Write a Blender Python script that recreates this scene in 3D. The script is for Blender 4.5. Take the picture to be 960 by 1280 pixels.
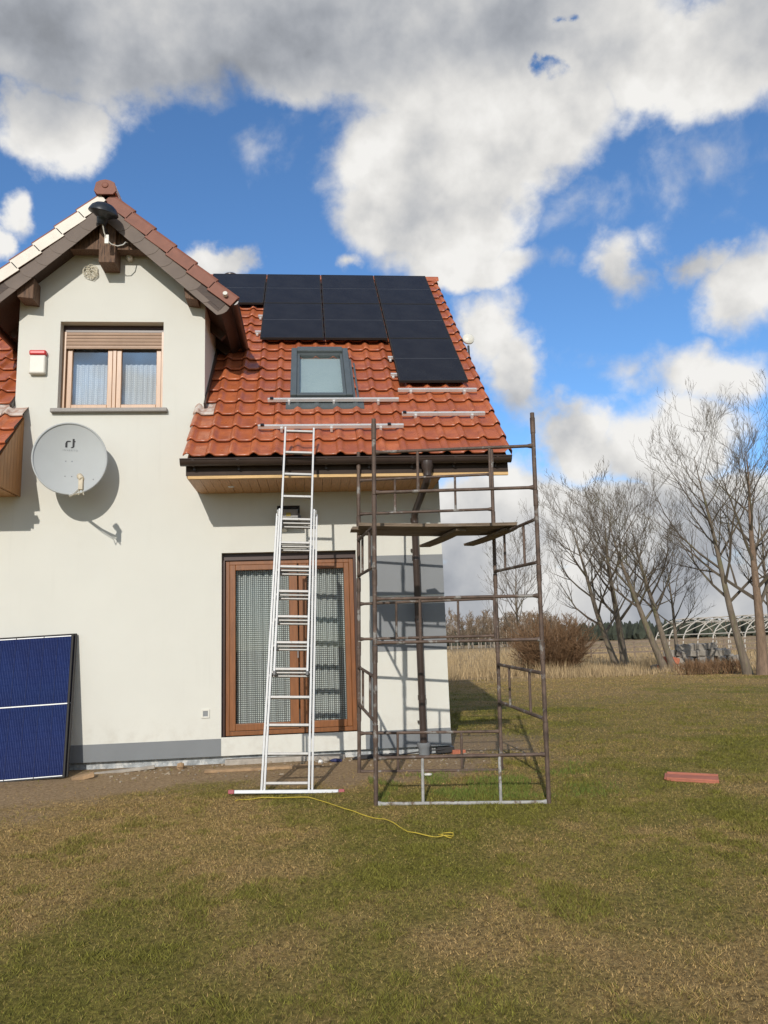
import bpy, math, random
import numpy as np
from mathutils import Vector, Matrix

for o in list(bpy.data.objects):
    bpy.data.objects.remove(o, do_unlink=True)
scene = bpy.context.scene
col = scene.collection
R = math.radians
rnd = random.Random(7)

# ------------------------------------------------------------------ camera
YAW, PITCH, ROLL = R(5.5), R(9.95), R(-2.0)
cam_d = bpy.data.cameras.new('camera')
cam = bpy.data.objects.new('camera', cam_d)
col.objects.link(cam)
scene.camera = cam
cam_d.sensor_fit = 'HORIZONTAL'
cam_d.sensor_width = 36.0
cam_d.lens = 36.0 * 950.0 / 960.0
cam_d.clip_start = 0.1
cam_d.clip_end = 6000
F_ = Vector((math.sin(YAW) * math.cos(PITCH), math.cos(YAW) * math.cos(PITCH), math.sin(PITCH)))
R_ = Vector((math.cos(YAW), -math.sin(YAW), 0))
U_ = R_.cross(F_)
r2 = R_ * math.cos(ROLL) + U_ * math.sin(ROLL)
u2 = -R_ * math.sin(ROLL) + U_ * math.cos(ROLL)
cam.matrix_world = Matrix(((r2.x, u2.x, -F_.x, 0), (r2.y, u2.y, -F_.y, -9.856), (r2.z, u2.z, -F_.z, 1.68), (0, 0, 0, 1)))

# ------------------------------------------------------------------ light
SUN_TO = Vector((0.215, 1.0, -0.5)).normalized()       # direction the light travels
sun_d = bpy.data.lights.new('sun', 'SUN')
sun_d.energy = 3.3
sun_d.angle = R(0.55)
sun_d.color = (1.0, 0.945, 0.86)
sun = bpy.data.objects.new('sun', sun_d)
sun.rotation_euler = SUN_TO.to_track_quat('-Z', 'Y').to_euler()
sun.location = (-6, -20, 14)
col.objects.link(sun)
SUN_EL = math.asin(-SUN_TO.z)
SUN_AZ = math.atan2(-SUN_TO.x, -SUN_TO.y)

scene.view_settings.view_transform = 'Standard'
scene.view_settings.look = 'None'
scene.view_settings.exposure = 0.0
scene.view_settings.gamma = 1.0
scene.view_settings.use_curve_mapping = False

# ------------------------------------------------------------------ world: Nishita sky with broken cumulus
world = bpy.data.worlds.new('World')
scene.world = world
world.use_nodes = True
wt = world.node_tree
wt.nodes.clear()
SKY_STRENGTH = 0.15


class NT:
    """small helper for building node trees"""
    def __init__(s, t):
        s.t = t

    def n(s, typ, **kw):
        nd = s.t.nodes.new(typ)
        for k, v in kw.items():
            setattr(nd, k, v)
        return nd

    def put(s, sock, v):
        if isinstance(v, bpy.types.NodeSocket):
            s.t.links.new(v, sock)
        elif v is not None:
            sock.default_value = v

    def m(s, op, a, b=None, c=None, clamp=False):
        nd = s.n('ShaderNodeMath', operation=op)
        nd.use_clamp = clamp
        s.put(nd.inputs[0], a)
        s.put(nd.inputs[1], b)
        s.put(nd.inputs[2], c)
        return nd.outputs[0]

    def v(s, op, a, b=None, scale=None):
        nd = s.n('ShaderNodeVectorMath', operation=op)
        s.put(nd.inputs[0], a)
        s.put(nd.inputs[1], b)
        if scale is not None:
            s.put(nd.inputs['Scale'], scale)
        return nd.outputs['Value'] if op in ('LENGTH', 'DOT_PRODUCT', 'DISTANCE') else nd.outputs['Vector']

    def noise(s, vec, scale, detail=4, rough=0.55, dist=0.0):
        nd = s.n('ShaderNodeTexNoise')
        s.put(nd.inputs['Vector'], vec)
        nd.inputs['Scale'].default_value = scale
        nd.inputs['Detail'].default_value = detail
        nd.inputs['Roughness'].default_value = rough
        nd.inputs['Distortion'].default_value = dist
        return nd

    def ramp(s, val, a, b, lo=0.0, hi=1.0, smooth=True):
        nd = s.n('ShaderNodeMapRange')
        nd.interpolation_type = 'SMOOTHSTEP' if smooth else 'LINEAR'
        s.put(nd.inputs['Value'], val)
        for k, x in (('From Min', a), ('From Max', b), ('To Min', lo), ('To Max', hi)):
            s.put(nd.inputs[k], x)
        return nd.outputs['Result']

    def mix(s, fac, a, b, blend='MIX'):
        nd = s.n('ShaderNodeMix', data_type='RGBA', blend_type=blend)
        s.put(nd.inputs['Factor'], fac)
        s.put(nd.inputs[6], a)
        s.put(nd.inputs[7], b)
        return nd.outputs[2]


W = NT(wt)
tc = W.n('ShaderNodeTexCoord').outputs['Generated']
dirv = W.v('NORMALIZE', tc)
sep = W.n('ShaderNodeSeparateXYZ')
W.put(sep.inputs[0], dirv)
az = W.m('DEGREES', W.m('ARCTAN2', sep.outputs[0], sep.outputs[1]))
el = W.m('DEGREES', W.m('ARCSINE', sep.outputs[2]))
comb = W.n('ShaderNodeCombineXYZ')
W.put(comb.inputs[0], az)
W.put(comb.inputs[1], el)
# turbulent edges
wob1 = W.v('SUBTRACT', W.noise(dirv, 6.0, 8, 0.58).outputs['Color'], (0.5, 0.5, 0.5))
ae = W.v('ADD', comb.outputs[0], W.v('MULTIPLY', wob1, (13.0, 8.0, 0.0)))
# cloud masses: azimuth, elevation, half widths (degrees), weight
CL = [(-18.5, 40.2, 17.3, 4.2, 1.0), (0.1, 42.0, 20.3, 4.3, 1.0), (17.6, 40.0, 16.9, 4.8, 1.0), (32.1, 37.2, 12.0, 4.0, 1.0),
      (-19.9, 35.1, 5.5, 2.9, .9), (11.8, 34.7, 10.4, 5.2, 1.0), (10.3, 31.3, 8.0, 4.9, .9), (12.3, 27.7, 7.4, 1.8, .6),
      (18.8, 36.2, 8.9, 4.5, .9), (14.2, 23.1, 4.2, 3.5, .58), (16.4, 18.8, 3.8, 3.8, .58), (24.3, 26.5, 2.8, 2.2, .42),
      (29.9, 25.6, 2.9, 1.6, .5), (33.1, 23.2, 4.2, 3.6, .62), (29.6, 17.7, 5.5, 2.3, .5), (20.5, 13.8, 4.6, 2.8, .65),
      (26.7, 13.1, 6.0, 4.0, .7), (12.7, 8.4, 10.2, 4.8, 1.0), (23.7, 7.7, 12.6, 4.3, 1.0), (31.1, 8.1, 5.9, 3.3, .8),
      (18.3, 2.4, 22.0, 4.4, 1.0), (-11.2, 10.1, 22.3, 6.4, .8), (-21.1, 29.2, 1.9, 1.5, .5), (-22.6, 26.9, 1.8, 1.3, .6),
      (-7.5, 28.1, 2.8, 1.4, .6), (2.9, 27.7, 1.7, .7, .3), (-2.9, 35.1, 1.7, .9, .08), (25.6, 30.4, 3.5, 1.1, .06),
      (27.3, 27.3, 1.3, 1.2, .15), (24.2, 19.1, 1.4, .8, .1)]
best = None
for (a, e, ra, re, w) in CL:
    d = W.v('LENGTH', W.v('MULTIPLY', W.v('SUBTRACT', ae, (a, e, 0)), (1 / ra, 1 / re, 0)))
    val = W.m('MULTIPLY_ADD', d, -w, w)
    best = val if best is None else W.m('MAXIMUM', best, val)
for (a, e, ra, re, w) in [(19.4, 38.8, 1.9, 1.2, .75), (21.7, 41.0, 1.2, .9, .7)]:
    d = W.v('LENGTH', W.v('MULTIPLY', W.v('SUBTRACT', ae, (a, e, 0)), (1 / ra, 1 / re, 0)))
    best = W.m('SUBTRACT', best, W.m('MAXIMUM', W.m('MULTIPLY_ADD', d, -w, w), 0.0))
# the same broken cover goes on all round the sky
wide = W.noise(W.v('MULTIPLY', dirv, (1, 1, 1.6)), 2.6, 3, 0.5).outputs['Fac']
wide = W.m('MULTIPLY_ADD', wide, 3.2, -1.45)
front = W.ramp(W.v('DOT_PRODUCT', dirv, tuple(Vector((math.sin(R(6)) * math.cos(R(24)), math.cos(R(6)) * math.cos(R(24)), math.sin(R(24)))))), math.cos(R(50)), math.cos(R(36)))
body = W.m('ADD', W.m('MULTIPLY', best, front), W.m('MULTIPLY', wide, W.m('SUBTRACT', 1.0, front)))
body = W.m('MINIMUM', W.m('MAXIMUM', body, -0.55), 0.8)
fb = W.noise(dirv, 11.0, 9, 0.58, 0.2).outputs['Fac']
dens_in = W.m('ADD', body, W.m('MULTIPLY_ADD', fb, 0.75, -0.36))
dens = W.ramp(dens_in, -0.08, 0.30)
# shading: billows lit from the sun's side, thick parts grey underneath
sunv = tuple(Vector((-0.35, -0.25, 0.9)).normalized() * 0.05)
fbA = W.noise(dirv, 5.5, 7, 0.5).outputs['Fac']
fbB = W.noise(W.v('ADD', dirv, sunv), 5.5, 7, 0.5).outputs['Fac']
lit = W.m('SUBTRACT', fbA, fbB)
thick = W.ramp(dens_in, 0.3, 1.1)
# the high sheet over the house is thick and seen from below
sheet = W.ramp(W.m('ADD', W.m('ADD', el, W.m('MULTIPLY', az, -0.16)), W.m('MULTIPLY_ADD', fbA, 9.0, -4.5)), 34.5, 40.5)
lowband = W.ramp(el, 15.0, 5.0)
br = W.m('MULTIPLY_ADD', lit, 1.1, 0.935)
br = W.m('MULTIPLY_ADD', thick, -0.05, br)
br = W.m('MULTIPLY_ADD', sheet, -0.175, br)
br = W.m('MULTIPLY_ADD', W.m('MULTIPLY', lowband, W.ramp(fbA, 0.35, 0.65)), -0.20, br)
br = W.m('MINIMUM', W.m('MAXIMUM', br, 0.55), 1.0)
ccol = W.mix(W.ramp(br, 0.62, 0.95), (0.86, 0.91, 1.0, 1), (1.0, 0.985, 0.955, 1))
ccol = W.v('SCALE', ccol, scale=W.m('MULTIPLY', W.m('POWER', br, 1.9), 0.90 / SKY_STRENGTH))
sky = W.n('ShaderNodeTexSky', sky_type='NISHITA')
sky.sun_disc = False
sky.sun_elevation = SUN_EL
sky.sun_rotation = SUN_AZ
sky.altitude = 80
sky.air_density = 1.0
sky.dust_density = 0.25
sky.ozone_density = 2.6
skyc = W.v('MULTIPLY', sky.outputs[0], (0.68, 0.93, 1.14))
fin = W.mix(dens, skyc, ccol)
bg = W.n('ShaderNodeBackground')
W.put(bg.inputs[0], fin)
bg.inputs[1].default_value = SKY_STRENGTH
wo = W.n('ShaderNodeOutputWorld')
wt.links.new(bg.outputs[0], wo.inputs[0])
world.cycles.sampling_method = 'MANUAL'
world.cycles.sample_map_resolution = 512


# ================================================================== helpers
def tag(o, label=None, cat=None, group=None, kind=None):
    if label:
        o['label'] = label
    if cat:
        o['category'] = cat
    if group:
        o['group'] = group
    if kind:
        o['kind'] = kind
    return o


def empty(name, loc=(0, 0, 0), rot=(0, 0, 0), parent=None):
    o = bpy.data.objects.new(name, None)
    o.empty_display_size = 0.2
    o.location = loc
    o.rotation_euler = rot
    o.parent = parent
    col.objects.link(o)
    return o


def link(name, me, parent=None, matrix=None):
    o = bpy.data.objects.new(name, me)
    if parent is not None:
        o.parent = parent
    if matrix is not None:
        o.matrix_local = matrix
    col.objects.link(o)
    return o


class MB:
    """collects boxes, tubes, prisms; build() links them as one mesh object"""
    def __init__(s, off=(0, 0, 0)):
        s.v = []
        s.f = []
        s.off = Vector(off)

    def add(s, vs, fs):
        b = len(s.v)
        s.v += [tuple(Vector(p) - s.off) for p in vs]
        s.f += [tuple(i + b for i in f) for f in fs]
        return s

    def box(s, x0, x1, y0, y1, z0, z1, M=None):
        vs = [Vector((x, y, z)) for z in (z0, z1) for y in (y0, y1) for x in (x0, x1)]
        if M is not None:
            vs = [M @ p for p in vs]
        return s.add(vs, [(0, 2, 3, 1), (4, 5, 7, 6), (0, 1, 5, 4), (2, 6, 7, 3), (0, 4, 6, 2), (1, 3, 7, 5)])

    def beam(s, a, b, w, h, up=(0, 0, 1)):
        """rectangular bar from a to b, w across, h along up"""
        a, b = Vector(a), Vector(b)
        d = (b - a).normalized()
        up = Vector(up)
        sd = d.cross(up).normalized()
        up = sd.cross(d)
        vs = []
        for p in (a, b):
            for i, j in ((-1, -1), (1, -1), (1, 1), (-1, 1)):
                vs.append(p + sd * (i * w / 2) + up * (j * h / 2))
        return s.add(vs, [(3, 2, 1, 0), (4, 5, 6, 7), (0, 1, 5, 4), (1, 2, 6, 5), (2, 3, 7, 6), (3, 0, 4, 7)])

    def tube(s, pts, rad, n=8, cap=True):
        pts = [Vector(p) for p in pts]
        if not hasattr(rad, '__len__'):
            rad = [rad] * len(pts)
        vs, fs = [], []
        up = None
        for i, p in enumerate(pts):
            d = (pts[min(i + 1, len(pts) - 1)] - pts[max(i - 1, 0)]).normalized()
            if up is None:
                up = Vector((0, 0, 1)) if abs(d.z) < 0.9 else Vector((1, 0, 0))
            sd = d.cross(up)
            if sd.length < 1e-5:
                sd = d.cross(Vector((0.3, 1, 0.2)))
            sd.normalize()
            up = sd.cross(d)
            for k in range(n):
                a = 2 * math.pi * k / n
                vs.append(p + (sd * math.cos(a) + up * math.sin(a)) * rad[i])
        for i in range(len(pts) - 1):
            for k in range(n):
                k2 = (k + 1) % n
                fs.append((i * n + k, i * n + k2, (i + 1) * n + k2, (i + 1) * n + k))
        if cap:
            fs.append(tuple(reversed(range(n))))
            fs.append(tuple(range((len(pts) - 1) * n, len(pts) * n)))
        return s.add(vs, fs)

    def prism(s, poly, axis, a, b):
        """polygon of 2D points extruded along axis ('x','y','z') from a to b"""
        def P(p, t):
            if axis == 'x':
                return (t, p[0], p[1])
            if axis == 'y':
                return (p[0], t, p[1])
            return (p[0], p[1], t)
        n = len(poly)
        vs = [P(p, a) for p in poly] + [P(p, b) for p in poly]
        fs = [tuple(reversed(range(n))), tuple(range(n, 2 * n))]
        fs += [(i, (i + 1) % n, n + (i + 1) % n, n + i) for i in range(n)]
        return s.add(vs, fs)

    def lathe(s, prof, n=24, M=None):
        """profile of (r, h) revolved about local z"""
        vs, fs = [], []
        for r, h in prof:
            for k in range(n):
                a = 2 * math.pi * k / n
                p = Vector((r * math.cos(a), r * math.sin(a), h))
                vs.append(M @ p if M is not None else p)
        for i in range(len(prof) - 1):
            for k in range(n):
                k2 = (k + 1) % n
                fs.append((i * n + k, i * n + k2, (i + 1) * n + k2, (i + 1) * n + k))
        return s.add(vs, fs)

    def mesh(s, name, mat, smooth=False):
        me = bpy.data.meshes.new(name)
        me.from_pydata(s.v, [], s.f)
        if mat is not None:
            me.materials.append(mat)
        if smooth:
            me.polygons.foreach_set('use_smooth', [True] * len(me.polygons))
        me.validate()
        me.update()
        return me

    def build(s, name, mat, parent=None, smooth=False, bevel=0.0, fixn=False):
        me = s.mesh(name, mat, smooth)
        if fixn:
            import bmesh
            bm = bmesh.new()
            bm.from_mesh(me)
            bmesh.ops.recalc_face_normals(bm, faces=bm.faces)
            bm.to_mesh(me)
            bm.free()
        o = link(name, me, parent)
        if smooth:
            try:
                me.set_sharp_from_angle(angle=R(42))
            except Exception:
                pass
        if bevel:
            m = o.modifiers.new('bevel', 'BEVEL')
            m.width = bevel
            m.segments = 2
            m.limit_method = 'ANGLE'
        return o


def np_mesh(name, verts, faces_flat, nper, mat, smooth=False):
    """fast mesh from numpy arrays (faces all with nper corners)"""
    me = bpy.data.meshes.new(name)
    nf = len(faces_flat) // nper
    me.vertices.add(len(verts))
    me.vertices.foreach_set('co', np.asarray(verts, np.float32).ravel())
    me.loops.add(len(faces_flat))
    me.loops.foreach_set('vertex_index', np.asarray(faces_flat, np.int32))
    me.polygons.add(nf)
    me.polygons.foreach_set('loop_start', np.arange(0, nf * nper, nper, dtype=np.int32))
    me.polygons.foreach_set('loop_total', np.full(nf, nper, np.int32))
    if smooth:
        me.polygons.foreach_set('use_smooth', np.ones(nf, bool))
    me.update(calc_edges=True)
    me.materials.append(mat)
    return me


# ---------------------------------------------------------------- numpy value noise
_prng = np.random.default_rng(11)
_tab = _prng.random((256, 256))


def vnoise(x, y):
    xi = np.floor(x).astype(int)
    yi = np.floor(y).astype(int)
    fx = x - xi
    fy = y - yi
    fx = fx * fx * (3 - 2 * fx)
    fy = fy * fy * (3 - 2 * fy)
    a = _tab[xi % 256, yi % 256]
    b = _tab[(xi + 1) % 256, yi % 256]
    c = _tab[xi % 256, (yi + 1) % 256]
    d = _tab[(xi + 1) % 256, (yi + 1) % 256]
    return (a * (1 - fx) + b * fx) * (1 - fy) + (c * (1 - fx) + d * fx) * fy


def fbm(x, y, o=4):
    s = 0
    a = 0.5
    t = 0
    for i in range(o):
        s = s + a * vnoise(x + 17.3 * i, y - 9.1 * i)
        t += a
        x = x * 2.03
        y = y * 2.03
        a *= 0.5
    return s / t


def sstep(a, b, x):
    t = np.clip((x - a) / (b - a), 0, 1)
    return t * t * (3 - 2 * t)


def gz(x, y):
    """height of the ground"""
    x = np.asarray(x, float)
    y = np.asarray(y, float)
    z = 0.311 + 0.037 * np.clip(y, -14, 0)
    z = z - 0.12 * sstep(3, 24, y) - 0.15 * sstep(24, 90, y)
    near = np.exp(-((y + 1) / 26) ** 2)
    z = z + near * (0.05 * (fbm(x * 0.45 + 3, y * 0.45 + 8, 3) - 0.5) + 0.022 * (fbm(x * 3.1, y * 3.1, 3) - 0.5))
    return z


def gzf(x, y):
    return float(gz(np.array([x]), np.array([y]))[0])


# ================================================================== materials
def pm(name, base, rough=0.6, var=0.12, scale=6.0, bump=0.0, bscale=40.0, metal=0.0, coat=0.0, stretch=(1, 1, 1), spec=0.5, alt=None, altfac=(0.5, 0.7), altscale=3.0):
    """principled material with noise-driven colour variation and fine relief"""
    m = bpy.data.materials.new(name)
    m.use_nodes = True
    t = NT(m.node_tree)
    bs = m.node_tree.nodes['Principled BSDF']
    tcn = t.n('ShaderNodeTexCoord').outputs['Object']
    vec = t.v('MULTIPLY', tcn, stretch)
    nz = t.noise(vec, scale, 5, 0.6).outputs['Fac']
    lo = tuple(c * (1 - var) for c in base) + (1,)
    hi = tuple(min(1, c * (1 + var)) for c in base) + (1,)
    c = t.mix(t.ramp(nz, 0.3, 0.7, smooth=False), lo, hi)
    if alt is not None:
        n2 = t.noise(vec, altscale, 6, 0.65).outputs['Fac']
        c = t.mix(t.ramp(n2, altfac[0], altfac[1]), c, tuple(alt) + (1,))
    t.put(bs.inputs['Base Color'], c)
    bs.inputs['Roughness'].default_value = rough
    bs.inputs['Metallic'].default_value = metal
    bs.inputs['Coat Weight'].default_value = coat
    bs.inputs['Specular IOR Level'].default_value = spec
    if bump:
        bn = t.n('ShaderNodeBump')
        bn.inputs['Strength'].default_value = bump
        bn.inputs['Distance'].default_value = 0.01
        t.put(bn.inputs['Height'], t.noise(vec, bscale, 4, 0.6).outputs['Fac'])
        t.put(bs.inputs['Normal'], bn.outputs[0])
    return m


M = {}
M['plaster'] = pm('plaster', (0.645, 0.635, 0.575), 0.9, 0.02, 1.3, 0.25, 260, alt=(0.615, 0.60, 0.54), altfac=(0.52, 0.8), altscale=0.7, spec=0.2)
def plaster_wear(m):
    # faint splash dirt low down and thin rain streaks
    t = NT(m.node_tree)
    bs = m.node_tree.nodes['Principled BSDF']
    old = bs.inputs['Base Color'].links[0].from_socket
    pos = t.n('ShaderNodeNewGeometry').outputs['Position']
    s_ = t.n('ShaderNodeSeparateXYZ')
    t.put(s_.inputs[0], pos)
    splash = t.m('MULTIPLY', t.ramp(s_.outputs[2], 1.05, 0.55), t.ramp(t.noise(pos, 5.0, 7, 0.7).outputs['Fac'], 0.42, 0.75))
    streak = t.m('MULTIPLY', t.ramp(t.noise(t.v('MULTIPLY', pos, (7.0, 7.0, 0.35)), 1.0, 6, 0.6).outputs['Fac'], 0.56, 0.80), t.ramp(t.noise(pos, 0.9, 3, 0.5).outputs['Fac'], 0.4, 0.65))
    specks = t.m('GREATER_THAN', t.noise(pos, 38.0, 2, 0.5).outputs['Fac'], 0.80)
    c = t.mix(t.m('MULTIPLY', splash, 0.28), old, (0.36, 0.31, 0.25, 1))
    c = t.mix(t.m('MULTIPLY', streak, 0.26), c, (0.42, 0.41, 0.37, 1))
    c = t.mix(t.m('MULTIPLY', specks, 0.3), c, (0.3, 0.29, 0.26, 1))
    t.put(bs.inputs['Base Color'], c)


plaster_wear(M['plaster'])
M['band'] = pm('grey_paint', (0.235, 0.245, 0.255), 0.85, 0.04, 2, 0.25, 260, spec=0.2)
M['plinth'] = pm('plinth_paint', (0.205, 0.215, 0.222), 0.8, 0.05, 2, 0.3, 200, spec=0.2)
M['foundation'] = pm('foundation', (0.33, 0.35, 0.36), 0.9, 0.4, 14, 0.9, 60, alt=(0.58, 0.58, 0.56), altfac=(0.5, 0.62), altscale=9)
M['concrete'] = pm('concrete', (0.36, 0.32, 0.27), 0.9, 0.25, 9, 0.5, 60)
M['white_plaster'] = pm('white_strip', (0.80, 0.80, 0.78), 0.8, 0.03, 3)
M['fascia'] = pm('fascia_brown', (0.055, 0.038, 0.030), 0.7, 0.15, 5, spec=0.2)
M['gutter'] = pm('gutter_brown', (0.048, 0.032, 0.026), 0.35, 0.15, 5)
M['dark_wood'] = pm('dark_wood', (0.050, 0.028, 0.018), 0.6, 0.35, 10, 0.3, 60, stretch=(1, 6, 6))
M['post_wood'] = pm('weathered_post', (0.15, 0.085, 0.05), 0.75, 0.4, 14, 0.5, 50, stretch=(6, 6, 0.6), alt=(0.055, 0.03, 0.02), altfac=(0.5, 0.62), altscale=9)
M['soffit'] = pm('soffit_pine', (0.50, 0.27, 0.12), 0.5, 0.22, 7, 0.1, 40, stretch=(8, 0.8, 8))
M['end_pine'] = pm('end_pine', (0.42, 0.20, 0.07), 0.45, 0.25, 7, 0.1, 40, stretch=(8, 8, 0.6))
M['batten'] = pm('raw_batten', (0.62, 0.40, 0.18), 0.7, 0.2, 6, 0.2, 60, stretch=(0.6, 8, 8))
M['slate'] = pm('verge_slate', (0.165, 0.128, 0.105), 0.75, 0.10, 5, 0.3, 90)
M['oak'] = pm('oak_foil', (0.215, 0.076, 0.020), 0.42, 0.22, 9, 0.06, 60, stretch=(5, 5, 0.5))
M['oak_light'] = pm('oak_foil_pale', (0.40, 0.23, 0.125), 0.36, 0.16, 9, 0.06, 60, stretch=(5, 5, 0.5))
M['shutter'] = pm('shutter_slat', (0.42, 0.29, 0.21), 0.4, 0.08, 6)
M['brown_pvc'] = pm('brown_guide', (0.05, 0.022, 0.016), 0.4, 0.1, 6)
M['sill'] = pm('stone_sill', (0.27, 0.25, 0.23), 0.6, 0.2, 60)
M['grey_metal'] = pm('skylight_grey', (0.085, 0.10, 0.105), 0.42, 0.08, 6)
M['alu'] = pm('aluminium', (0.72, 0.72, 0.71), 0.45, 0.05, 10, metal=0.35)
M['alu_ladder'] = pm('ladder_aluminium', (0.45, 0.46, 0.47), 0.5, 0.06, 22, metal=0.35, alt=(0.45, 0.44, 0.42), altfac=(0.66, 0.72), altscale=18)
M['rung'] = pm('rung_aluminium', (0.36, 0.35, 0.335), 0.55, 0.10, 25, metal=0.5, alt=(0.20, 0.17, 0.14), altfac=(0.6, 0.68), altscale=25)
M['rust'] = pm('rusty_tube', (0.105, 0.070, 0.052), 0.65, 0.45, 9, 0.4, 90, metal=0.2, alt=(0.26, 0.245, 0.225), altfac=(0.56, 0.66), altscale=6)
M['rust_pale'] = pm('mortar_tube', (0.34, 0.33, 0.31), 0.75, 0.3, 14, 0.4, 90, alt=(0.14, 0.10, 0.07), altfac=(0.52, 0.62), altscale=9)
M['plank'] = pm('scaffold_plank', (0.17, 0.125, 0.085), 0.85, 0.35, 9, 0.5, 50, stretch=(0.6, 7, 7), alt=(0.32, 0.30, 0.27), altfac=(0.58, 0.72), altscale=5)
M['red_cap'] = pm('red_cap', (0.35, 0.075, 0.085), 0.6, 0.15, 12)
M['black'] = pm('black_plastic', (0.012, 0.013, 0.016), 0.4, 0.1, 6)
M['dish'] = pm('dish_grey', (0.40, 0.415, 0.41), 0.7, 0.03, 3)
M['lnb'] = pm('lnb_cream', (0.55, 0.47, 0.34), 0.5, 0.15, 12)
M['white'] = pm('white_plastic', (0.66, 0.64, 0.57), 0.45, 0.04, 6)
M['red'] = pm('red_lens', (0.55, 0.03, 0.03), 0.3, 0.1, 6)
M['wire'] = pm('cream_wire', (0.60, 0.55, 0.43), 0.6, 0.1, 8)
M['yellow'] = pm('yellow_cord', (0.50, 0.37, 0.04), 0.6, 0.15, 8)
M['print'] = pm('black_print', (0.015, 0.015, 0.017), 0.6, 0.0, 6)
M['greyprint'] = pm('grey_print', (0.22, 0.23, 0.235), 0.6, 0.0, 6)
M['paleprint'] = pm('pale_print', (0.16, 0.17, 0.18), 0.5, 0.0, 6)
M['panel_frame'] = pm('panel_frame', (0.03, 0.028, 0.027), 0.65, 0.1, 6, spec=0.25)
M['stone'] = pm('grey_stone', (0.29, 0.26, 0.22), 0.9, 0.3, 3, 0.5, 12)
M['scrap'] = pm('scrap_wood', (0.34, 0.22, 0.12), 0.85, 0.3, 12, 0.4, 40)
M['brick'] = pm('brick_red', (0.40, 0.13, 0.07), 0.85, 0.25, 12, 0.5, 60)
M['red_tile'] = pm('clay_tile', (0.40, 0.135, 0.08), 0.75, 0.15, 8, 0.2, 60)
M['cable'] = pm('black_cable', (0.025, 0.023, 0.023), 0.5, 0.1, 6)
M['blue'] = pm('dark_blue_cloth', (0.03, 0.035, 0.11), 0.8, 0.3, 30)
M['bark'] = pm('bark', (0.165, 0.130, 0.095), 0.9, 0.35, 5, 0.6, 30, stretch=(3, 3, 0.6), alt=(0.14, 0.135, 0.06), altfac=(0.5, 0.7), altscale=2)
M['bark_red'] = pm('bark_red', (0.19, 0.128, 0.085), 0.9, 0.35, 5, 0.6, 30, stretch=(3, 3, 0.6))
M['twig'] = pm('twig', (0.105, 0.082, 0.058), 0.85, 0.3, 3, alt=(0.14, 0.125, 0.07), altfac=(0.5, 0.7), altscale=0.9)
M['shrub'] = pm('shrub_twig', (0.17, 0.095, 0.045), 0.85, 0.3, 2)
M['far_birch'] = pm('far_birch', (0.20, 0.145, 0.095), 0.9, 0.35, 0.4)
M['far_birch_trunk'] = pm('birch_trunk', (0.32, 0.28, 0.23), 0.9, 0.4, 0.6)
M['far_pine'] = pm('far_pine', (0.040, 0.048, 0.032), 0.95, 0.45, 0.15)
M['hoop'] = pm('hoop_white', (0.50, 0.46, 0.40), 0.6, 0.1, 3)
M['hoop_wood'] = pm('fence_wood', (0.20, 0.15, 0.11), 0.85, 0.2, 3)
M['render_side'] = M['plaster']


def glass_mat(name, tint, gloss_add=0.03, rough=0.01, base=0.04):
    m = bpy.data.materials.new(name)
    m.use_nodes = True
    t = NT(m.node_tree)
    m.node_tree.nodes.clear()
    tr = t.n('ShaderNodeBsdfTransparent')
    tr.inputs[0].default_value = tuple(tint) + (1,)
    gl = t.n('ShaderNodeBsdfGlossy')
    gl.inputs['Roughness'].default_value = rough
    lw = t.n('ShaderNodeLayerWeight')
    fr = t.m('MULTIPLY_ADD', t.m('POWER', lw.outputs['Facing'], 5.0), 0.9, base)
    mx = t.n('ShaderNodeMixShader')
    t.put(mx.inputs[0], t.m('ADD', fr, gloss_add, clamp=True))
    m.node_tree.links.new(tr.outputs[0], mx.inputs[1])
    m.node_tree.links.new(gl.outputs[0], mx.inputs[2])
    ou = t.n('ShaderNodeOutputMaterial')
    m.node_tree.links.new(mx.outputs[0], ou.inputs[0])
    return m


M['glass'] = glass_mat('window_glass', (0.94, 0.96, 0.96), 0.13)
M['door_glass'] = glass_mat('door_glass', (0.92, 0.94, 0.93), 0.0, base=0.015)


def tile_mat():
    m = bpy.data.materials.new('glazed_roof_tile')
    m.use_nodes = True
    t = NT(m.node_tree)
    bs = m.node_tree.nodes['Principled BSDF']
    oi = t.n('ShaderNodeObjectInfo')
    geo = t.n('ShaderNodeNewGeometry')
    pos = geo.outputs['Position']
    c = t.mix(oi.outputs['Random'], (0.37, 0.098, 0.036, 1), (0.50, 0.145, 0.054, 1))
    c = t.mix(t.ramp(t.noise(pos, 7.0, 5, 0.6).outputs['Fac'], 0.35, 0.75), c, (0.30, 0.080, 0.036, 1))
    # pale lichen / mortar dust in a few places
    lich = t.m('MULTIPLY', t.ramp(t.noise(pos, 2.2, 6, 0.7).outputs['Fac'], 0.62, 0.74), t.ramp(t.noise(pos, 30, 4, 0.7).outputs['Fac'], 0.4, 0.65))
    c = t.mix(t.m('MULTIPLY', lich, 0.6), c, (0.46, 0.34, 0.26, 1))
    t.put(bs.inputs['Base Color'], c)
    t.put(bs.inputs['Roughness'], t.ramp(t.noise(pos, 14, 4, 0.6).outputs['Fac'], 0.3, 0.7, 0.26, 0.46))
    bs.inputs['Coat Weight'].default_value = 0.15
    bs.inputs['Coat Roughness'].default_value = 0.15
    bn = t.n('ShaderNodeBump')
    bn.inputs['Strength'].default_value = 0.12
    bn.inputs['Distance'].default_value = 0.01
    t.put(bn.inputs['Height'], t.noise(pos, 25, 3, 0.5).outputs['Fac'])
    t.put(bs.inputs['Normal'], bn.outputs[0])
    return m


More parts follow.
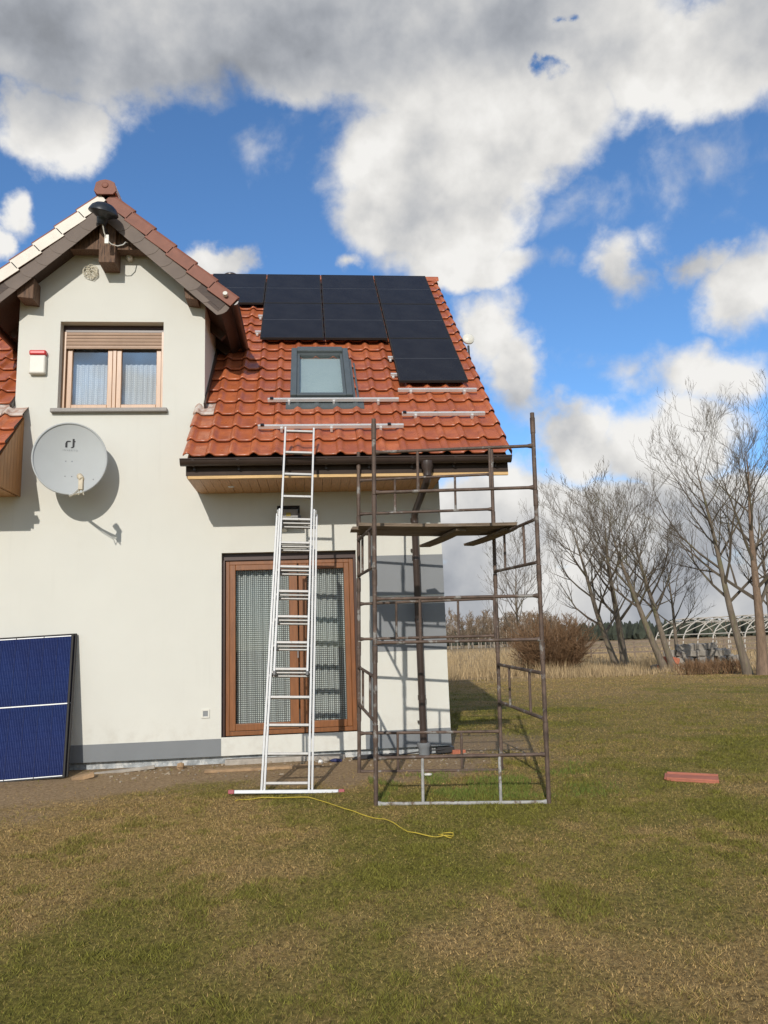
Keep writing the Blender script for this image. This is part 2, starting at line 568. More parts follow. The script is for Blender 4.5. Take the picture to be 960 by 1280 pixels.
M['tile'] = tile_mat()
M['mortar'] = pm('lime_mortar_tile', (0.40, 0.26, 0.20), 0.8, 0.25, 12, 0.4, 50, alt=(0.55, 0.48, 0.42), altfac=(0.42, 0.6), altscale=10)


def cell_mat(name, c1, c2, line, pitch, lw, rough, coat=1.0):
    """silicon cells under glass: fine vertical fingers"""
    m = bpy.data.materials.new(name)
    m.use_nodes = True
    t = NT(m.node_tree)
    bs = m.node_tree.nodes['Principled BSDF']
    obj = t.n('ShaderNodeTexCoord').outputs['Object']
    s = t.n('ShaderNodeSeparateXYZ')
    t.put(s.inputs[0], obj)
    base = t.mix(t.ramp(t.noise(obj, 3.0, 4, 0.6).outputs['Fac'], 0.3, 0.7), tuple(c1) + (1,), tuple(c2) + (1,))
    ph = t.m('FRACT', t.m('MULTIPLY', s.outputs[0], 1.0 / pitch))
    on = t.m('LESS_THAN', ph, lw)
    nz = t.ramp(t.noise(t.v('MULTIPLY', obj, (60, 14, 1)), 1.0, 3, 0.6).outputs['Fac'], 0.3, 0.7)
    on = t.m('MULTIPLY', on, t.m('MULTIPLY_ADD', nz, 0.35, 0.4))
    # row boundaries between cells
    ph2 = t.m('FRACT', t.m('MULTIPLY', s.outputs[1], 1.0 / 0.083))
    row = t.m('LESS_THAN', ph2, 0.03)
    c = t.mix(on, base, tuple(line) + (1,))
    c = t.mix(t.m('MULTIPLY', row, 0.5), c, tuple(x * 0.6 for x in c1) + (1,))
    t.put(bs.inputs['Base Color'], c)
    bs.inputs['Roughness'].default_value = rough
    bs.inputs['Specular IOR Level'].default_value = 0.0
    bs.inputs['Coat Weight'].default_value = coat
    bs.inputs['Coat Roughness'].default_value = 0.03
    return m


M['cell_black'] = cell_mat('black_cells', (0.020, 0.019, 0.020), (0.027, 0.026, 0.027), (0.04, 0.04, 0.042), 0.018, 0.10, 0.5, 0.55)
M['cell_blue'] = cell_mat('blue_cells', (0.006, 0.011, 0.058), (0.009, 0.018, 0.085), (0.10, 0.14, 0.30), 0.0185, 0.16, 0.5, 0.3)
M['cell_line'] = pm('panel_line', (0.10, 0.105, 0.115), 0.4, 0.0, 6)
M['ribbon'] = pm('white_ribbon', (0.80, 0.80, 0.80), 0.5, 0.0, 6)


def lace_mat(name, body, thread, scale, a0, a1, emb):
    m = bpy.data.materials.new(name)
    m.use_nodes = True
    t = NT(m.node_tree)
    bs = m.node_tree.nodes['Principled BSDF']
    obj = t.n('ShaderNodeTexCoord').outputs['Object']
    s = t.n('ShaderNodeSeparateXYZ')
    t.put(s.inputs[0], obj)
    a = t.m('SINE', t.m('MULTIPLY', t.m('ADD', s.outputs[0], s.outputs[2]), scale))
    b = t.m('SINE', t.m('MULTIPLY', t.m('SUBTRACT', s.outputs[0], s.outputs[2]), scale))
    dots = t.ramp(t.m('MULTIPLY', a, b), emb, emb + 0.35)
    c = t.mix(dots, tuple(body) + (1,), tuple(thread) + (1,))
    t.put(bs.inputs['Base Color'], c)
    t.put(bs.inputs['Alpha'], t.m('MULTIPLY_ADD', dots, a1 - a0, a0))
    bs.inputs['Roughness'].default_value = 0.9
    bs.inputs['Specular IOR Level'].default_value = 0.1
    return m


M['lace_door'] = lace_mat('lace_door', (0.21, 0.21, 0.21), (0.66, 0.66, 0.65), 120.0, 0.7, 1.0, 0.05)
M['lace_window'] = lace_mat('lace_window', (0.82, 0.85, 0.92), (0.95, 0.95, 0.97), 120.0, 0.75, 1.0, 0.2)

# ================================================================== ground
def axis(a, b, step, far, growth=1.22):
    core = list(np.arange(a, b + 1e-6, step))
    lo, hi = [], []
    s = step
    p = a
    while p > -far:
        s *= growth
        p -= s
        lo.append(p)
    s = step
    p = b
    while p < far:
        s *= growth
        p += s
        hi.append(p)
    return np.array(lo[::-1] + core + hi)


gx = axis(-5.5, 9.0, 0.1, 2500)
gy = axis(-8.0, 9.0, 0.1, 2500)
GX, GY = np.meshgrid(gx, gy)
GZ = gz(GX, GY)
nx_, ny_ = len(gx), len(gy)


def covers(x, y):
    """soil, dryness, meadow share of the ground at x, y"""
    n1 = fbm(x * 0.9 + 5, y * 0.9 + 2, 4)
    n2 = fbm(x * 3.5 + 1, y * 3.5 + 7, 3)
    n3 = fbm(x * 0.33 + 9, y * 0.33 - 4, 4)
    edge = -1.30 - 0.65 * sstep(-1.2, -3.6, x) + 0.75 * sstep(1.5, 2.4, x)
    soil = sstep(edge - 0.45, edge + 0.35, y + (n1 - 0.5) * 2.2 + (n2 - 0.5) * 1.0) * sstep(3.6, 2.3, x + (n1 - 0.5) * 1.2) * sstep(3.0, 1.2, y)
    # worn sandy track on the left in front of the panels
    tr = np.exp(-((y + 2.15 + 0.12 * (x + 3)) / 0.32) ** 2) * sstep(-2.0, -2.8, x) * (0.4 + n2)
    soil = np.clip(np.maximum(soil, tr * 0.8), 0, 1)
    dry = sstep(0.38, 0.62, n3 * 0.6 + n1 * 0.4 + n2 * 0.12 - 0.02)
    dry = np.clip(dry - .45 * sstep(1.6, 3.6, x) * sstep(-3.6, -1.6, y) * sstep(10, 5, y) + .15 * sstep(-3.5, -5.5, y) + .25 * sstep(7, 12, y), 0, 1)
    mead = sstep(17.5, 20.5, y + (n1 - 0.5) * 2.5 + 2.0 * sstep(6, 16, x))
    return soil, dry, mead


SO, DR, ME = covers(GX, GY)
verts = np.stack([GX.ravel(), GY.ravel(), GZ.ravel()], 1)
ii = (np.arange(ny_ - 1)[:, None] * nx_ + np.arange(nx_ - 1)[None, :]).ravel()
fc = np.stack([ii, ii + 1, ii + 1 + nx_, ii + nx_], 1).ravel()


def ground_mat():
    m = bpy.data.materials.new('lawn_and_soil')
    m.use_nodes = True
    t = NT(m.node_tree)
    bs = m.node_tree.nodes['Principled BSDF']
    at = t.n('ShaderNodeAttribute', attribute_name='cover')
    s = t.n('ShaderNodeSeparateColor')
    t.put(s.inputs[0], at.outputs['Color'])
    pos = t.n('ShaderNodeNewGeometry').outputs['Position']
    fine = t.noise(pos, 30, 7, 0.72).outputs['Fac']
    vfine = t.noise(pos, 70, 4, 0.7).outputs['Fac']
    mid = t.noise(pos, 2.6, 5, 0.65).outputs['Fac']
    green = t.mix(t.ramp(fine, 0.3, 0.7), (0.066, 0.062, 0.012, 1), (0.25, 0.215, 0.042, 1))
    dry = t.mix(t.ramp(fine, 0.3, 0.7), (0.108, 0.072, 0.027, 1), (0.44, 0.300, 0.120, 1))
    dryf = t.m('ADD', s.outputs[1], t.m('MULTIPLY_ADD', mid, 0.9, -0.45), clamp=True)
    lawn = t.mix(dryf, green, dry)
    soil = t.mix(t.ramp(fine, 0.3, 0.72), (0.21, 0.140, 0.078, 1), (0.42, 0.300, 0.175, 1))
    soil = t.mix(t.ramp(vfine, 0.6, 0.75), soil, (0.46, 0.36, 0.24, 1))
    sf = t.m('ADD', s.outputs[0], t.m('MULTIPLY', t.m('MULTIPLY_ADD', fine, 1.2, -0.6), t.m('MULTIPLY', s.outputs[0], t.m('SUBTRACT', 1.0, s.outputs[0]))), clamp=True)
    c = t.mix(sf, lawn, soil)
    mead = t.mix(t.ramp(t.noise(pos, 0.25, 5, 0.6).outputs['Fac'], 0.3, 0.7), (0.24, 0.165, 0.085, 1), (0.42, 0.30, 0.16, 1))
    c = t.mix(s.outputs[2], c, mead)
    t.put(bs.inputs['Base Color'], c)
    bs.inputs['Roughness'].default_value = 0.95
    bs.inputs['Specular IOR Level'].default_value = 0.15
    bn = t.n('ShaderNodeBump')
    bn.inputs['Strength'].default_value = 0.8
    bn.inputs['Distance'].default_value = 0.03
    t.put(bn.inputs['Height'], t.m('ADD', fine, t.m('MULTIPLY', vfine, 0.5)))
    t.put(bs.inputs['Normal'], bn.outputs[0])
    return m


M['ground'] = ground_mat()
gme = np_mesh('ground', verts, fc, 4, M['ground'], True)
ca = gme.color_attributes.new('cover', 'FLOAT_COLOR', 'POINT')
ca.data.foreach_set('color', np.stack([SO.ravel(), DR.ravel(), ME.ravel(), np.ones(SO.size)], 1).astype(np.float32).ravel())
tag(link('ground', gme), 'patchy green and brown lawn running into a dry meadow', None, None, 'structure')

# ================================================================== house
house = empty('house', (0, 0, 0))
tag(house, 'cream rendered house with red tiled roof and gabled dormer', 'house')

WX0, WX1 = -6.9, 1.70
DX0, DX1 = -3.81, -1.393            # dormer
DC = -2.65                          # dormer roof centre
door = (-1.165, 0.56, 0.63, 2.92)
win = (-3.28, -1.94, 4.855, 6.07)
EAVE_Y, EAVE_Z = -0.896, 3.95
RIDGE_S = 6.64
S45 = math.sqrt(0.5)


def roof_z(y):
    return EAVE_Z + (y - EAVE_Y)


def dorm_z(x):
    """underside of the dormer roof"""
    return 7.42 - 0.9 * abs(x - DC)


# --- wall
w = MB()
xs = sorted({WX0, DX0, DX1, WX1, door[0], door[1], win[0], win[1]})
zs = sorted({0.41, door[2], door[3], 3.8, win[2], win[3], 6.3})


def inside(x, z):
    if door[0] < x < door[1] and door[2] < z < door[3]:
        return False
    if win[0] < x < win[1] and win[2] < z < win[3]:
        return False
    return z < 3.8 or (DX0 < x < DX1)


for i in range(len(xs) - 1):
    for j in range(len(zs) - 1):
        if inside((xs[i] + xs[i + 1]) / 2, (zs[j] + zs[j + 1]) / 2):
            a, b, c, d = xs[i], xs[i + 1], zs[j], zs[j + 1]
            w.add([(a, 0, c), (b, 0, c), (b, 0, d), (a, 0, d)], [(0, 1, 2, 3)])
# gable of the dormer
w.add([(DX0, 0, 6.3), (DX1, 0, 6.3), (DX1, 0, dorm_z(DX1) + .05), (DC, 0, 7.47), (DX0, 0, dorm_z(DX0) + .05)], [(0, 1, 2, 3, 4)])
# reveals
for (a, b, c, d), dep in ((door, 0.24), (win, 0.24)):
    w.add([(a, 0, c), (a, dep, c), (a, dep, d), (a, 0, d)], [(3, 2, 1, 0)])
    w.add([(b, 0, c), (b, dep, c), (b, dep, d), (b, 0, d)], [(0, 1, 2, 3)])
    w.add([(a, 0, d), (b, 0, d), (b, dep, d), (a, dep, d)], [(0, 1, 2, 3)])
    w.add([(a, 0, c), (b, 0, c), (b, dep, c), (a, dep, c)], [(3, 2, 1, 0)])
# underside of wall, sides, back
w.add([(WX0, 0, .41), (WX1, 0, .41), (WX1, .3, .41), (WX0, .3, .41)], [(3, 2, 1, 0)])
for x, fl in ((WX1, 1), (WX0, 0)):
    pts = [(x, 0, .41), (x, 7.56, .41), (x, 7.56, 4.6), (x, 3.78, 8.45), (x, 0, 4.7)]
    w.add(pts, [(0, 1, 2, 3, 4) if fl else (4, 3, 2, 1, 0)])
w.add([(WX0, 7.56, .41), (WX1, 7.56, .41), (WX1, 7.56, 4.6), (WX0, 7.56, 4.6)], [(3, 2, 1, 0)])
# wall strip above the eave boxes on both sides of the dormer is hidden by the roof; dormer cheeks
for x, fl in ((DX1, 1), (DX0, 0)):
    pts = [(x, 0, 3.8), (x, 3.2, 7.2), (x, 2.3, 6.6), (x, 0, 6.35)]
    pts = [(x, 0, 3.8), (x, 2.2, 6.35), (x, 0, 6.35)]
    w.add(pts, [(0, 1, 2) if fl else (2, 1, 0)])
wall = w.build('wall', M['plaster'], house)

# painted bands at the corner and plinth paint
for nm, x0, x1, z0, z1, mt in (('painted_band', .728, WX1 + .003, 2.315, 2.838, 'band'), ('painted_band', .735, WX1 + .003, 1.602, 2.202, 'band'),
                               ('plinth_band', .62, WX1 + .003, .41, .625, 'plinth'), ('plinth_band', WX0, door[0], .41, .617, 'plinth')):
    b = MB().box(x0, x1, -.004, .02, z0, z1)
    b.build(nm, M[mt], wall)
# side return of the bands on the gable wall
fo = MB()
fo.box(WX0 + .05, WX1 - .05, .07, .3, -.6, .412)
fo.box(WX1 - .3, WX1 - .05, .3, 7.5, -.6, .412)
fo.build('foundation', M['foundation'], house)
# threshold under the terrace door
th = MB().box(door[0], door[1] + .02, .02, .3, .50, .63)
th.build('threshold', M['white_plaster'], house)
MB().box(door[0] - .02, door[1] + .1, .05, .31, .40, .497).build('threshold_base', M['concrete'], house)
MB().box(door[0] + .05, .35, -.05, .2, .2, .365).build('door_step', M['concrete'], house, bevel=.01)

# --- windows ------------------------------------------------------
def frame_ring(mb, x0, x1, z0, z1, t, y0, y1):
    mb.box(x0, x0 + t, y0, y1, z0, z1)
    mb.box(x1 - t, x1, y0, y1, z0, z1)
    mb.box(x0 + t, x1 - t, y0, y1, z0, z0 + t)
    mb.box(x0 + t, x1 - t, y0, y1, z1 - t, z1)


wn = MB()
frame_ring(wn, win[0], win[1], win[2], win[3] - .02, .055, .17, .24)
window = wn.build('window', M['oak_light'], house, bevel=.004)
MB().box(-2.635, -2.585, .155, .23, 4.91, 5.99).build('mullion', M['oak_light'], window, bevel=.006)
for a, b in ((-3.225, -2.637), (-2.583, -1.995)):
    s_ = MB()
    frame_ring(s_, a, b, 4.905, 5.995, .065, .16, .22)
    s_.build('sash', M['oak_light'], window, bevel=.006)
    MB().box(a + .065, b - .065, .187, .197, 4.97, 5.93).build('pane', M['glass'], window)
MB().box(win[0] + .001, win[1] - .001, .13, .17, 5.975, win[3] - .001).build('shutter_box', M['brown_pvc'], window)
for a, b in ((win[0] + .002, win[0] + .045), (win[1] - .045, win[1] - .002)):
    MB().box(a, b, .115, .169, win[2] + .01, 5.974).build('shutter_guide', M['oak_light'], window)
for k in range(5):
    z1 = 5.974 - k * .046
    z0 = z1 - (.044 if k < 4 else .052)
    sl = MB()
    pr = [(.122, z0), (.118, z0 + .012), (.115, (z0 + z1) / 2), (.118, z1 - .014), (.126, z1 - .004), (.134, z1 - .002), (.134, z0)]
    sl.prism(pr, 'x', win[0] + .046, win[1] - .046)
    sl.build('shutter_slat', M['shutter'], window, fixn=True)
MB().box(win[0] - .07, win[1] + .07, -.07, .17, 4.80, 4.853).build('window_sill', M['sill'], window, bevel=.008)

dr = MB()
frame_ring(dr, door[0] + .035, door[1] - .035, door[2], door[3] - .09, .055, .12, .19)
tdoor = dr.build('terrace_door', M['oak'], house, bevel=.004)
MB().box(door[0] + .001, door[1] - .001, .09, .12, door[3] - .088, door[3] - .001).build('shutter_box', M['brown_pvc'], tdoor)
MB().box(door[0] + .001, door[0] + .034, .07, .185, door[2] + .002, door[3] - .089).build('shutter_guide', M['brown_pvc'], tdoor)
MB().box(door[1] - .034, door[1] - .001, .07, .185, door[2] + .002, door[3] - .089).build('shutter_guide', M['brown_pvc'], tdoor)
for a, b, x0, x1 in ((-1.073, -.206, -1.0, -.315), (-.190, .468, -.081, .40)):
    s_ = MB()
    z0, z1 = .688, 2.772
    s_.box(a, x0, .105, .17, z0, z1)
    s_.box(x1, b, .105, .17, z0, z1)
    s_.box(x0, x1, .105, .17, z0, z0 + .085)
    s_.box(x0, x1, .105, .17, z1 - .07, z1)
    leaf = s_.build('door_leaf', M['oak'], tdoor, bevel=.006)
    MB().box(x0, x1, .135, .145, z0 + .085, z1 - .07).build('pane', M['door_glass'], tdoor)
hd = MB()
hd.box(-.222, -.196, .08, .105, 1.60, 1.74)
hd.beam((-.209, .075, 1.68), (-.209, .05, 1.56), .016, .02, (0, 1, 0))
hd.build('door_handle', M['brown_pvc'], tdoor)


def curtain(name, x0, x1, y, z0, z1, mat, label, folds, amp, seed, cat='curtain', group=None):
    n = int((x1 - x0) / 0.012)
    rr = random.Random(seed)
    ph = [rr.uniform(0, 6.28) for _ in range(4)]
    vs, fs = [], []
    o_ = Vector(((x0 + x1) / 2, y, z0))
    rows = 7
    for j in range(rows + 1):
        tz = j / rows
        for i in range(n + 1):
            t_ = i / n
            a = amp * (math.sin(t_ * folds * 6.28 + ph[0] + .5 * math.sin(tz * 3 + ph[2])) + .5 * math.sin(t_ * folds * 2.3 * 6.28 + ph[1]))
            vs.append(Vector((x0 + (x1 - x0) * t_, y + a, z0 + (z1 - z0) * tz)) - o_)
    for j in range(rows):
        for i in range(n):
            k = j * (n + 1) + i
            fs.append((k, k + 1, k + n + 2, k + n + 1))
    me = bpy.data.meshes.new(name)
    me.from_pydata(vs, [], fs)
    me.materials.append(mat)
    me.polygons.foreach_set('use_smooth', [True] * len(fs))
    o = link(name, me)
    o.location = o_
    return tag(o, label, cat, group)


curtain('lace_curtain', -1.03, -.29, .23, .70, 2.76, M['lace_door'], 'grey dotted net curtain behind the left leaf of the terrace door', 8, .016, 1, group='net curtains of the terrace door')
curtain('lace_curtain', -.11, .44, .23, .70, 2.76, M['lace_door'], 'grey dotted net curtain behind the right leaf of the terrace door', 6, .016, 2, group='net curtains of the terrace door')
curtain('sheer_curtain', -3.17, -2.69, .29, 4.93, 5.575, M['lace_window'], 'white sheer curtain in the left half of the upper window', 7, .014, 3, group='sheer curtains of the upper window')
curtain('sheer_curtain', -2.53, -2.04, .29, 4.93, 5.575, M['lace_window'], 'white sheer curtain in the right half of the upper window', 7, .014, 4, group='sheer curtains of the upper window')

# plain rooms behind the window and the terrace door
for nm_, (x0, x1, y1_, z0, z1) in (('upper_room', (-3.75, -1.45, 3.0, 4.45, 6.4)), ('lower_room', (-2.6, 1.5, 4.0, .66, 3.3))):
    b = MB()
    b.add([(x0, .33, z0), (x1, .33, z0), (x1, y1_, z0), (x0, y1_, z0), (x0, .33, z1), (x1, .33, z1), (x1, y1_, z1), (x0, y1_, z1)],
          [(0, 1, 2, 3), (7, 6, 5, 4), (1, 5, 6, 2), (0, 3, 7, 4), (3, 2, 6, 7)])
    b.build(nm_, M['white_plaster'], house)

# --- main roof -----------------------------------------------------
MR = Matrix(((1, 0, 0, 0), (0, S45, -S45, EAVE_Y), (0, S45, S45, EAVE_Z), (0, 0, 0, 1)))   # local x, s, n -> world
TW, EX, TL = 0.26, 0.3495, 0.405
TX0 = -1.51


def tile_mesh():
    b = MB()
    px = [0, .018, .05, .082, .102, .13, .20, .252, .262]
    pz = [.006, .026, .044, .027, .006, .001, .001, .004, .009]
    rings = [(-.004, -.024), (-.009, -.010), (-.002, .0), (.03, .002), (TL, 0)]
    vs, fs = [], []
    for s, dn in rings:
        tilt = .046 * (1 - max(s, 0) / TL)
        for x, z in zip(px, pz):
            vs.append((x, s, tilt + z + dn + .002))
    n = len(px)
    for j in range(len(rings) - 1):
        for i in range(n - 1):
            fs.append((j * n + i, j * n + i + 1, (j + 1) * n + i + 1, (j + 1) * n + i))
    b.add(vs, fs)
    me = b.mesh('roof_tile', M['tile'], True)
    return me


TILE = tile_mesh()
TILE_M = TILE.copy()
TILE_M.materials.clear()
TILE_M.materials.append(M['mortar'])
rd = MB()
deck = []
for x0, x1 in ((TX0 + .06, 2.40), (-8.0, -3.70)):
    rd.box(x0, x1, .05, RIDGE_S - .03, -.15, -.012, MR)
rd.box(-3.7, TX0 + .06, 4.2, RIDGE_S - .03, -.15, -.012, MR)
# far slope
MB2 = Matrix(((1, 0, 0, 0), (0, -S45, S45, 7.56 + .896), (0, S45, S45, EAVE_Z), (0, 0, 0, 1)))
rd.box(-8.0, 2.42, .05, RIDGE_S - .03, -.15, .03, MB2)
roof = rd.build('roof', M['dark_wood'], house, fixn=True)

SK = (-.262, .585, 1.40, 2.99)       # skylight x0,x1,s0,s1


def panel_hides(x, s):
    if -.70 < x and x + TW < 2.22 and s > 3.42:
        return True
    if 1.30 < x and x + TW < 2.22 and s > 1.86:
        return True
    if x < -.76 and s > 4.95:
        return True
    return False


hid = MB()


def add_tile(x, s):
    jx, js, jn = rnd.uniform(-.003, .003), rnd.uniform(-.005, .005), rnd.uniform(0, .003)
    Mx = MR @ Matrix.Translation((x + jx, s + js, jn)) @ Matrix.Rotation(rnd.uniform(-.006, .006), 4, 'Z')
    if panel_hides(x, s):
        base = len(hid.v)
        hid.v += [tuple(Mx @ v.co) for v in TILE.vertices]
        hid.f += [tuple(i + base for i in p.vertices) for p in TILE.polygons]
    else:
        mort = (x < TX0 + .1 and 2.5 * EX < s < 3.5 * EX) or (x > -3.95 and x < -3.5 and 2.5 * EX < s < 3.5 * EX)
        link('roof_tile', TILE_M if mort else TILE, roof, Mx)


for r_ in range(19):
    s = r_ * EX
    for i in range(15):
        x = TX0 + i * TW
        # skylight opening
        if x + TW * .5 > SK[0] - .02 and x + TW * .5 < SK[1] + .06 and s + EX * .5 > SK[2] - .05 and s + .2 < SK[3] - .05:
            continue
        add_tile(x, s)
    if r_ >= 13:
        for i in range(-8, 0):
            add_tile(TX0 + i * TW, s)
for r_ in range(13):
    for i in range(7):
        add_tile(-3.64 - TW * (i + 1) - (.0 if r_ < 4 else .0), r_ * EX)
if hid.v:
    tag(hid.build('roof_tiles_under_panels', M['tile'], roof, True), kind='stuff')

# verge roll tiles on the right
vt = MB()
vv, ff = [], []
prof = [(0, .004), (.018, .030), (.045, .046), (.072, .034), (.088, .004), (.090, -.05), (.084, -.05)]
rings = [(-.006, -.012), (-.004, 0), (TL, 0)]
for s, dn in rings:
    for x, z in prof:
        vv.append((x, s, .05 * (1 - max(s, 0) / TL) + z + dn + .004))
n = len(prof)
for j in range(2):
    for i in range(n - 1):
        ff.append((j * n + i, j * n + i + 1, (j + 1) * n + i + 1, (j + 1) * n + i))
vt.add(vv, ff)
VERGE = vt.mesh('verge_tile', M['tile'], True)
for r_ in range(19):
    link('verge_tile', VERGE, roof, MR @ Matrix.Translation((2.388 + rnd.uniform(-.003, .003), r_ * EX + rnd.uniform(-.004, .004), 0)))
    if r_ < 4:
        # left end of the eave: mortar-bedded end rolls are part of the first column; a dark verge strip closes it
        pass
# ridge tiles
RT = MB()
pr = [(-.13, -.06), (-.12, .0), (-.08, .05), (0, .075), (.08, .05), (.12, .0), (.13, -.06), (.11, -.06), (0, .05), (-.11, -.06)]
RT.prism(pr, 'x', 0, .42)
RIDGE = RT.mesh('ridge_tile', M['tile'], False)
yr, zr = EAVE_Y + RIDGE_S * S45, EAVE_Z + RIDGE_S * S45
for k in range(14):
    link('ridge_tile', RIDGE, roof, Matrix.Translation((2.10 - k * .38, yr, zr - .005 + .002 * (k % 2))))

# verge board under the right verge, gable-side barge
MB().box(2.385, 2.41, .0, RIDGE_S - .05, -.2, .0, MR).build('verge_board', M['dark_wood'], house)

# --- eave: fascia, batten, soffit, gutter, downpipe
MB().box(TX0 + .03, 2.42, -.885, -.86, 3.74, 3.93).build('fascia', M['fascia'], house)
MB().box(TX0 + .05, 2.42, -.883, -.84, 3.702, 3.737).build('batten', M['batten'], house)
sof = MB().box(TX0 + .075, WX1 - .002, -.84, -.82, 3.70, 3.74).build('soffit', M['soffit'], house)
bx = TX0 + .075
k = 0
sm = MB().box(0, .108, -.82, 0, 0, .018).mesh('soffit_board', M['soffit'])
while bx + .108 < WX1:
    o = link('soffit_board', sm, sof, Matrix.Translation((bx, 0, 3.70 + rnd.uniform(0, .003))))
    bx += .1125
    k += 1
# soffit spotlight
MB().lathe([(.0, 3.694), (.035, 3.694), (.04, 3.699)], 16, Matrix.Translation((-1.0, -.42, 0))).build('soffit_light', M['alu'], house, True)


def gutter(x0, x1, yc, zc, r, name='gutter', parent=house):
    g = MB()
    pts = []
    for a in range(0, 181, 15):
        t_ = R(180 + a)
        pts.append((yc + r * math.cos(t_), zc + r * math.sin(t_)))
    ins = [(yc + (r - .006) * math.cos(R(180 + a)), zc + (r - .006) * math.sin(R(180 + a))) for a in range(180, -1, -15)]
    g.prism(pts + ins, 'x', x0, x1)
    g.tube([(x0, yc - r, zc), (x1, yc - r, zc)], .011, 8)
    # end caps
    for xx in (x0, x1 - .008):
        g.prism(pts, 'x', xx, xx + .008)
    return g.build(name, M['gutter'], parent, True, fixn=True)


gut = gutter(TX0 - .02, 2.44, -.968, 3.905, .07)
for k in range(8):
    x = -1.38 + k * .52
    b = MB()
    for a in range(180, 361, 20):
        pass
    pts = [(x, -.968 + .0745 * math.cos(R(a)), 3.905 + .0745 * math.sin(R(a))) for a in range(178, 350, 14)]
    for p, q in zip(pts[:-1], pts[1:]):
        b.beam(p, q, .025, .005, (0, (p[1] + q[1]) / 2 + .968, (p[2] + q[2]) / 2 - 3.905))
    b.box(x - .0125, x + .0125, -.905, -.88, 3.80, 3.92)
    b.build('gutter_bracket', M['gutter'], gut)

dp = MB()
DXP = 1.335
path = [(1.40, -.968, 3.84), (1.395, -.968, 3.72), (1.393, -.962, 3.66), (1.385, -.92, 3.60), (1.345, -.22, 3.40), (DXP, -.14, 3.34), (DXP, -.115, 3.26), (DXP, -.11, .46)]
dp.tube(path, .045, 14)
dpipe = dp.build('downpipe', M['gutter'], house, True)
cl = MB().lathe([(.075, 3.86), (.075, 3.80), (.052, 3.74), (.052, 3.68)], 14, Matrix.Translation((1.40, -.968, 0)))
cl.build('outlet', M['gutter'], dpipe, True)
for z in (3.28, 1.98, 1.02, 2.78):
    MB().lathe([(.0455, z - .03), (.052, z - .03), (.052, z + .03), (.0455, z + .03)], 14, Matrix.Translation((DXP, -.11, 0))).build('pipe_sleeve', M['gutter'], dpipe, True)
for z in (2.9, .72):
    b = MB().box(DXP - .055, DXP + .055, -.062, .0, z - .012, z + .012)
    b.build('pipe_clip', M['gutter'], dpipe)
MB().lathe([(.0, .47), (.085, .47), (.085, .43), (.07, .41), (.065, .2)], 16, Matrix.Translation((DXP, -.11, 0))).build('drain_collar', M['plinth'], dpipe, True)

# --- left eave box end (pine boards seen from the side)
ex = -3.70
ep = MB()
yb0 = -.82
ep.prism([(-.86, 3.72), (0, 3.72), (0, roof_z(0) - .16), (-.86, roof_z(-.86) - .05)], 'x', ex - .03, ex - .002)
endp = ep.build('eave_end_panel', M['dark_wood'], house, fixn=True)
yy = 0.0
while yy > -.84:
    y1_ = max(yy - .092, -.85)
    b = MB()
    b.prism([(y1_ + .004, 3.70), (yy, 3.70), (yy, roof_z(yy) - .10), (y1_ + .004, roof_z(y1_) - .10)], 'x', ex - .0015, ex + .016)
    b.build('pine_board', M['end_pine'], endp, fixn=True)
    yy -= .094
MB().box(-8.0, ex - .03, -.885, 0, 3.70, 3.74).build('left_soffit', M['soffit'], house)
MB().box(-8.0, ex - .03, -.89, -.86, 3.741, 3.93).build('fascia', M['fascia'], house)
gutter(-8.0, -3.66, -.968, 3.905, .07)
# matching end of the right eave box (faces left)
ep = MB()
ep.prism([(-.85, 3.72), (0, 3.72), (0, roof_z(0) - .16), (-.85, roof_z(-.85) - .05)], 'x', TX0 + .035, TX0 + .06)
ep.build('eave_end_panel', M['end_pine'], house, fixn=True)

# --- skylight
sk = MB()
sx0, sx1, s0, s1 = SK


def rbox(mb, x0, x1, a0, a1, n0, n1):
    mb.box(x0, x1, a0, a1, n0, n1, MR)


fl = MB()
rbox(fl, sx0 + .0, sx1 + .03, s0 - .24, s1 + .04, .0, .03)
skyl = fl.build('skylight', M['grey_metal'], house)
ap = MB()
# apron follows the tiles
vs, fs = [], []
nn = 48
for j, (s_, dn) in enumerate(((s0 - .02, .06), (s0 - .22, .055), (s0 - .24, .02))):
    for i in range(nn + 1):
        x = sx0 - .06 + (sx1 - sx0 + .2) * i / nn
        u = ((x - TX0) / TW) % 1.0
        hump = .035 * max(0, math.cos((u - .19) * math.pi / .32)) if abs(u - .19) < .16 else 0
        vs.append(MR @ Vector((x, s_, dn + (hump if j else 0))))
for j in range(2):
    for i in range(nn):
        k = j * (nn + 1) + i
        fs.append((k, k + nn + 1, k + nn + 2, k + 1))
ap.add(vs, fs)
ap.build('apron_flashing', M['grey_metal'], skyl, True)
fr = MB()
t_ = .085
rbox(fr, sx0, sx0 + t_, s0, s1, .03, .145)
rbox(fr, sx1 - t_, sx1, s0, s1, .03, .145)
rbox(fr, sx0 + t_, sx1 - t_, s0, s0 + .07, .03, .14)
rbox(fr, sx0 + t_, sx1 - t_, s1 - .15, s1, .03, .165)
fr.build('outer_frame', M['grey_metal'], skyl, bevel=.008)
f2 = MB()
t2 = .04
rbox(f2, sx0 + t_ + .002, sx0 + t_ + t2, s0 + .072, s1 - .152, .05, .12)
rbox(f2, sx1 - t_ - t2, sx1 - t_ - .002, s0 + .072, s1 - .152, .05, .12)
rbox(f2, sx0 + t_ + t2, sx1 - t_ - t2, s0 + .072, s0 + .072 + t2, .05, .12)
rbox(f2, sx0 + t_ + t2, sx1 - t_ - t2, s1 - .152 - t2, s1 - .152, .05, .12)
f2.build('sash', M['grey_metal'], skyl, bevel=.004)
pn = MB()
